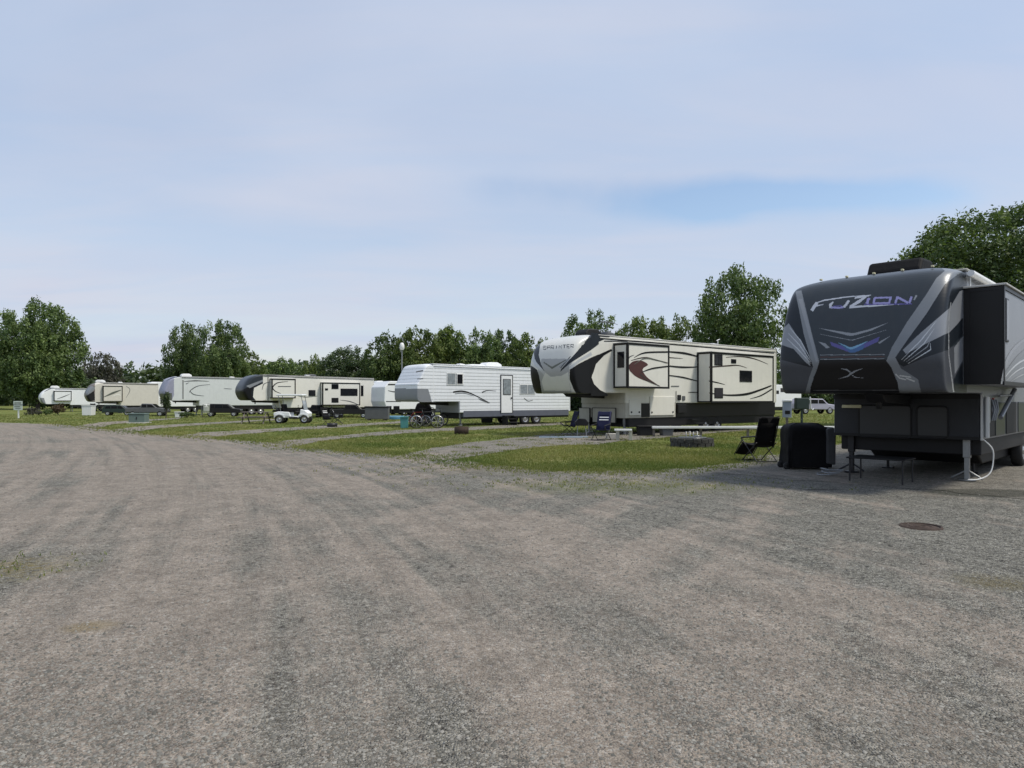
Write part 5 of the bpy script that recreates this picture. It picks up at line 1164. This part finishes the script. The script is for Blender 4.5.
tree(351, 347.5, 66, 105, 'dark dome shaped tree left of the lamp post', 'round', 9, leafD, 14000, size=.034, z_clear=.02)
row = [(390, 334, 56, 100, leafA, 10, 'oval', 'tall light tree right behind the lamp post'), (418, 329, 54, 98, leafB, 11, 'oval', 'bright green tree above the nose of the ribbed white camper'), (449, 327, 54, 102, leafB, 12, 'cone', 'pointed green tree above the window of the ribbed white camper'),
       (478, 331, 52, 100, leafA, 13, 'oval', 'green tree above the rooftop air conditioners of the ribbed white camper'), (503, 331, 48, 104, leafD, 14, 'round', 'dark tree above the door of the ribbed white camper'), (528, 335, 46, 100, leafB, 15, 'oval', 'tree directly left of the cream camper nose'), (549, 340, 30, 108, leafA, 16, 'round', 'tree half hidden by the silver nose of the cream camper')]
for (a, b_, c, d, m_, s_, k_, l_) in row: tree(a, b_, c, d, l_, k_, s_, m_, 9000, size=.042, z_clear=.02)
tree(592, 311.5, 66, 92, 'tree above the nose and tv antenna of the cream camper', 'oval', 17, leafA, 11000, size=.036)
tree(640, 318, 54, 95, 'lighter tree over the middle of the cream camper roof', 'round', 18, leafB, 10000, size=.038); tree(672, 317, 54, 93, 'fluffy light tree over the cream camper roof, left of the tallest one', 'round', 19, leafB, 10000, size=.038)
tree(741, 268, 88, 66, 'tall dark spiky tree in the gap between the cream and the dark camper', 'oval', 20, leafA, 16000, size=.030, lobes=80, z_clear=.10)
tree(708, 331, 40, 90, 'low tree at the left foot of the tall dark spiky tree', 'round', 21, leafA, 6000, size=.045); tree(800, 372, 40, 100, 'low dark tree seen under the nose of the dark camper', 'round', 22, leafD, 5000, size=.05, z_clear=0)
tree(990, 212, 184, 38, 'very large leafy tree rising behind the dark camper at the right edge', 'flat', 23, leafA, 46000, size=.021, lobes=130, z_clear=.15)
tree(1110, 215, 150, 42, 'large tree beyond the right edge behind the dark camper', 'round', 24, leafA, 16000, size=.03, z_clear=.15)
# far wood that closes the horizon
def far_wood():
    g = np.random.default_rng(5); C = []; Rr = []
    for i in range(520):
        x = g.uniform(-330, 330); y = 150 + g.uniform(0, 25) + abs(x) * .05; h = g.uniform(8.5, 11.0) + 1.2 * math.sin(x * .07)
        r = g.uniform(2.5, 5); C.append((x, y, h - r)); Rr.append((r, r, r))
        C.append((x + g.uniform(-2, 2), y - 1, 2.2)); Rr.append((r, r * .8, 2.8))
    V, Fc, T = leaf_cloud(np.array(C), np.array(Rr), 90000, .75, 8, g.normal(size=len(C)) * .5, fill=.5)
    o = bpy.data.objects.new('far_wood', mesh_np('far_wood', V, Fc, leafD, T)); COL.objects.link(o); tag(o, 'far dark wood closing the horizon behind all the campers', 'wood', kind='stuff')
far_wood()
def hedge():
    g = np.random.default_rng(6); C = []; Rr = []
    for x0, x1, y, h in ((-120, -62, 118, 5.5), (-62, 8, 116, 4.6), (5, 70, 100, 4.6)):
        for i in range(int((x1 - x0) * 1.1)):
            x = g.uniform(x0, x1); r = g.uniform(1.2, 2.4); C.append((x, y + g.uniform(-2, 2), g.uniform(.8, h - r))); Rr.append((r, r, r))
    V, Fc, T = leaf_cloud(np.array(C), np.array(Rr), 42000, .36, 9, g.normal(size=len(C)) * .5, fill=.5)
    o = bpy.data.objects.new('undergrowth', mesh_np('undergrowth', V, Fc, leafD, T)); COL.objects.link(o); tag(o, 'dark undergrowth along the foot of the trees', 'undergrowth', kind='stuff')
hedge()
def bush(px, py, w, h, label, lm, n=900, size=.05, name='bush', trunk=False):
    p = gp(px, py); t = thing(name, (p.x, p.y, 0), 0, label, name)
    C = []; Rr = []; g = np.random.default_rng(int(px))
    for i in range(14): C.append((g.uniform(-.6, .6) * w, g.uniform(-.5, .5) * w, g.uniform(.25, .8) * h + (h * .3 if trunk else 0))); Rr.append((w * .32, w * .32, h * .22))
    V, Fc, T = leaf_cloud(np.array(C), np.array(Rr), n, size, int(px), g.normal(size=14) * .5, fill=.6); o = bpy.data.objects.new('foliage', mesh_np('foliage', V, Fc, lm, T)); COL.objects.link(o); o.parent = t
    q = MB(); q.tube([(0, 0, 0), (.02, 0, h * .7)], [.05, .02], None, 6)
    for k in range(5): a = k * 1.3; q.tube([(0, 0, h * .1), (math.cos(a) * w * .5, math.sin(a) * w * .5, h * .6)], [.02, .01], None, 5)
    q.build('stem', bark, t)
bush(33, 415.5, 1.0, .85, 'grey-green low bush just right of the notice sign', leafP, 900, .07); bush(46, 415.2, .8, .7, 'smaller grey-green bush next to the brown bush', leafA, 700, .07)
bush(58, 415.0, .9, 1.3, 'brown bush under the nose of the small white camper', leaf_mat('brown_leaves', (.06, .04, .025), (.12, .085, .05)), 1100, .07)
bush(166, 418.5, .42, 1.75, 'dark upright shrub in front of the pale grey camper nose', leafD, 1600, .07, trunk=True)
bush(187, 418.0, .8, .6, 'low dark bush at the foot of the pale grey camper', leafD, 700, .07)
def in_view(n, y0, y1, g, pw=2.0):
    """random ground points denser near the viewer"""
    u = g.random(n); y = 1 / (1 / y0 + u * (1 / y1 - 1 / y0)); x = (g.random(n) * 1064 - 532) / F * y; return np.stack([x, y], 1)
def grass():
    g = np.random.default_rng(3); P = in_view(210000, 12.5, 70, g); P = P[~inpoly(P, [tuple(q) for q in POLYS[0]])]; og = on_gravel(P); kk = np.array([noise.noise(Vector((a * 1.3, b * 1.3, 9))) for a, b in P]); P = P[~og | (kk + .6 * g.random(len(P)) > .62)]; k = np.array([noise.noise(Vector((a * .5, b * .5, 0))) for a, b in P]); P = P[k + g.random(len(P)) * .8 > .05]
    # stray tufts on the gravel near its edge and in the weedy patches
    E = np.array(edge); Q = E[g.integers(3, 19, 5200)]; nx = g.integers(3, 18, 5200); f = g.random(5200)[:, None]; Q = E[nx] * (1 - f) + E[nx + 1] * f; Q = Q + g.normal(size=Q.shape) * np.array([.5, .45]); P = np.r_[P, Q]
    for (px, py, sx, sy, n) in ((620, 484, 1.7, .6, 420), (530, 468, 2.2, 1.0, 420), (2, 570, .45, .35, 50)):
        q = gp(px, py); P = np.r_[P, g.normal(size=(n, 2)) * np.array([sx, sy]) + np.array([q.x, q.y])]
    n = len(P); m = 3; P = np.repeat(P, m, 0) + g.normal(size=(n * m, 2)) * .03; n *= m; edge_n = 0
    h = (.022 + .038 * g.random(n)) * (1 + (P[:, 1] - 20) * .012).clip(.7, 2); a = g.random(n) * 2 * math.pi; wd = .006 + .009 * g.random(n); wd *= (1 + (P[:, 1] - 20) * .03).clip(.6, 2.5); lean = g.normal(size=(n, 2)) * .5 * h[:, None]
    B = np.c_[P, np.full(n, .006)]; dx = np.c_[np.cos(a) * wd, np.sin(a) * wd, np.zeros(n)]
    V = np.stack([B - dx, B + dx, B + np.c_[lean, h]], 1).reshape(-1, 3)
    k = np.array([noise.noise(Vector((x * .35, y * .35, 3))) for x, y in P[::m]]).repeat(m); T = np.clip(.42 + .9 * k + .22 * g.normal(size=n), 0, 1)
    o = bpy.data.objects.new('grass', mesh_np('grass', V, np.arange(3 * n).reshape(n, 3), blade, T, 3)); COL.objects.link(o); tag(o, 'short patchy grass with yellowed blades between the gravel pads', 'grass', kind='stuff')
grass()
def stones():
    g = np.random.default_rng(4); P = in_view(60000, 2.4, 20, g); P = P[on_gravel(P)]
    s_ = P[:, 0] + .28 * P[:, 1] + .0085 * P[:, 1] ** 2
    k = np.array([noise.noise(Vector((s * 1.1, b * .12, 0))) + .8 * noise.noise(Vector((a * .5, b * .5, 5))) for a, b, s in zip(P[:, 0], P[:, 1], s_)]); P = P[k + g.random(len(P)) * .9 + (s_ - 3) * .03 > .28]; n = len(P)
    r = (.0035 + .0075 * g.random(n) ** 2.2) * (1 + P[:, 1] * .05); big = g.random(n) > .993; r[big] *= 1.8
    o8 = np.array([(1, 0, 0), (0, 1, 0), (-1, 0, 0), (0, -1, 0), (0, 0, 1), (0, 0, -.4)]); V = o8[None] * r[:, None, None] * (1 + .35 * g.normal(size=(n, 6, 1)).clip(-1, 1)) * np.array([1, 1, .7])
    a = g.random(n) * 6.3; c, s = np.cos(a)[:, None], np.sin(a)[:, None]; X = V[..., 0] * c - V[..., 1] * s; Y = V[..., 0] * s + V[..., 1] * c; V = np.stack([X + P[:, :1], Y + P[:, 1:2], V[..., 2] + .007], -1).reshape(-1, 3)
    f = np.array([(0, 1, 4), (1, 2, 4), (2, 3, 4), (3, 0, 4)]); Fc = (np.arange(n)[:, None, None] * 6 + f[None]).reshape(-1, 3); T = np.repeat(g.random(n) ** 1.6, 4)
    m = leaf_mat('loose_stone', (.10, .097, .085), (.30, .29, .26), 0.0, .2); me = mesh_np('loose_stones', V, Fc, m, T, 3); o = bpy.data.objects.new('loose_stones', me); COL.objects.link(o); tag(o, 'loose grey stones lying on the gravel lane', 'gravel', kind='stuff')
stones()
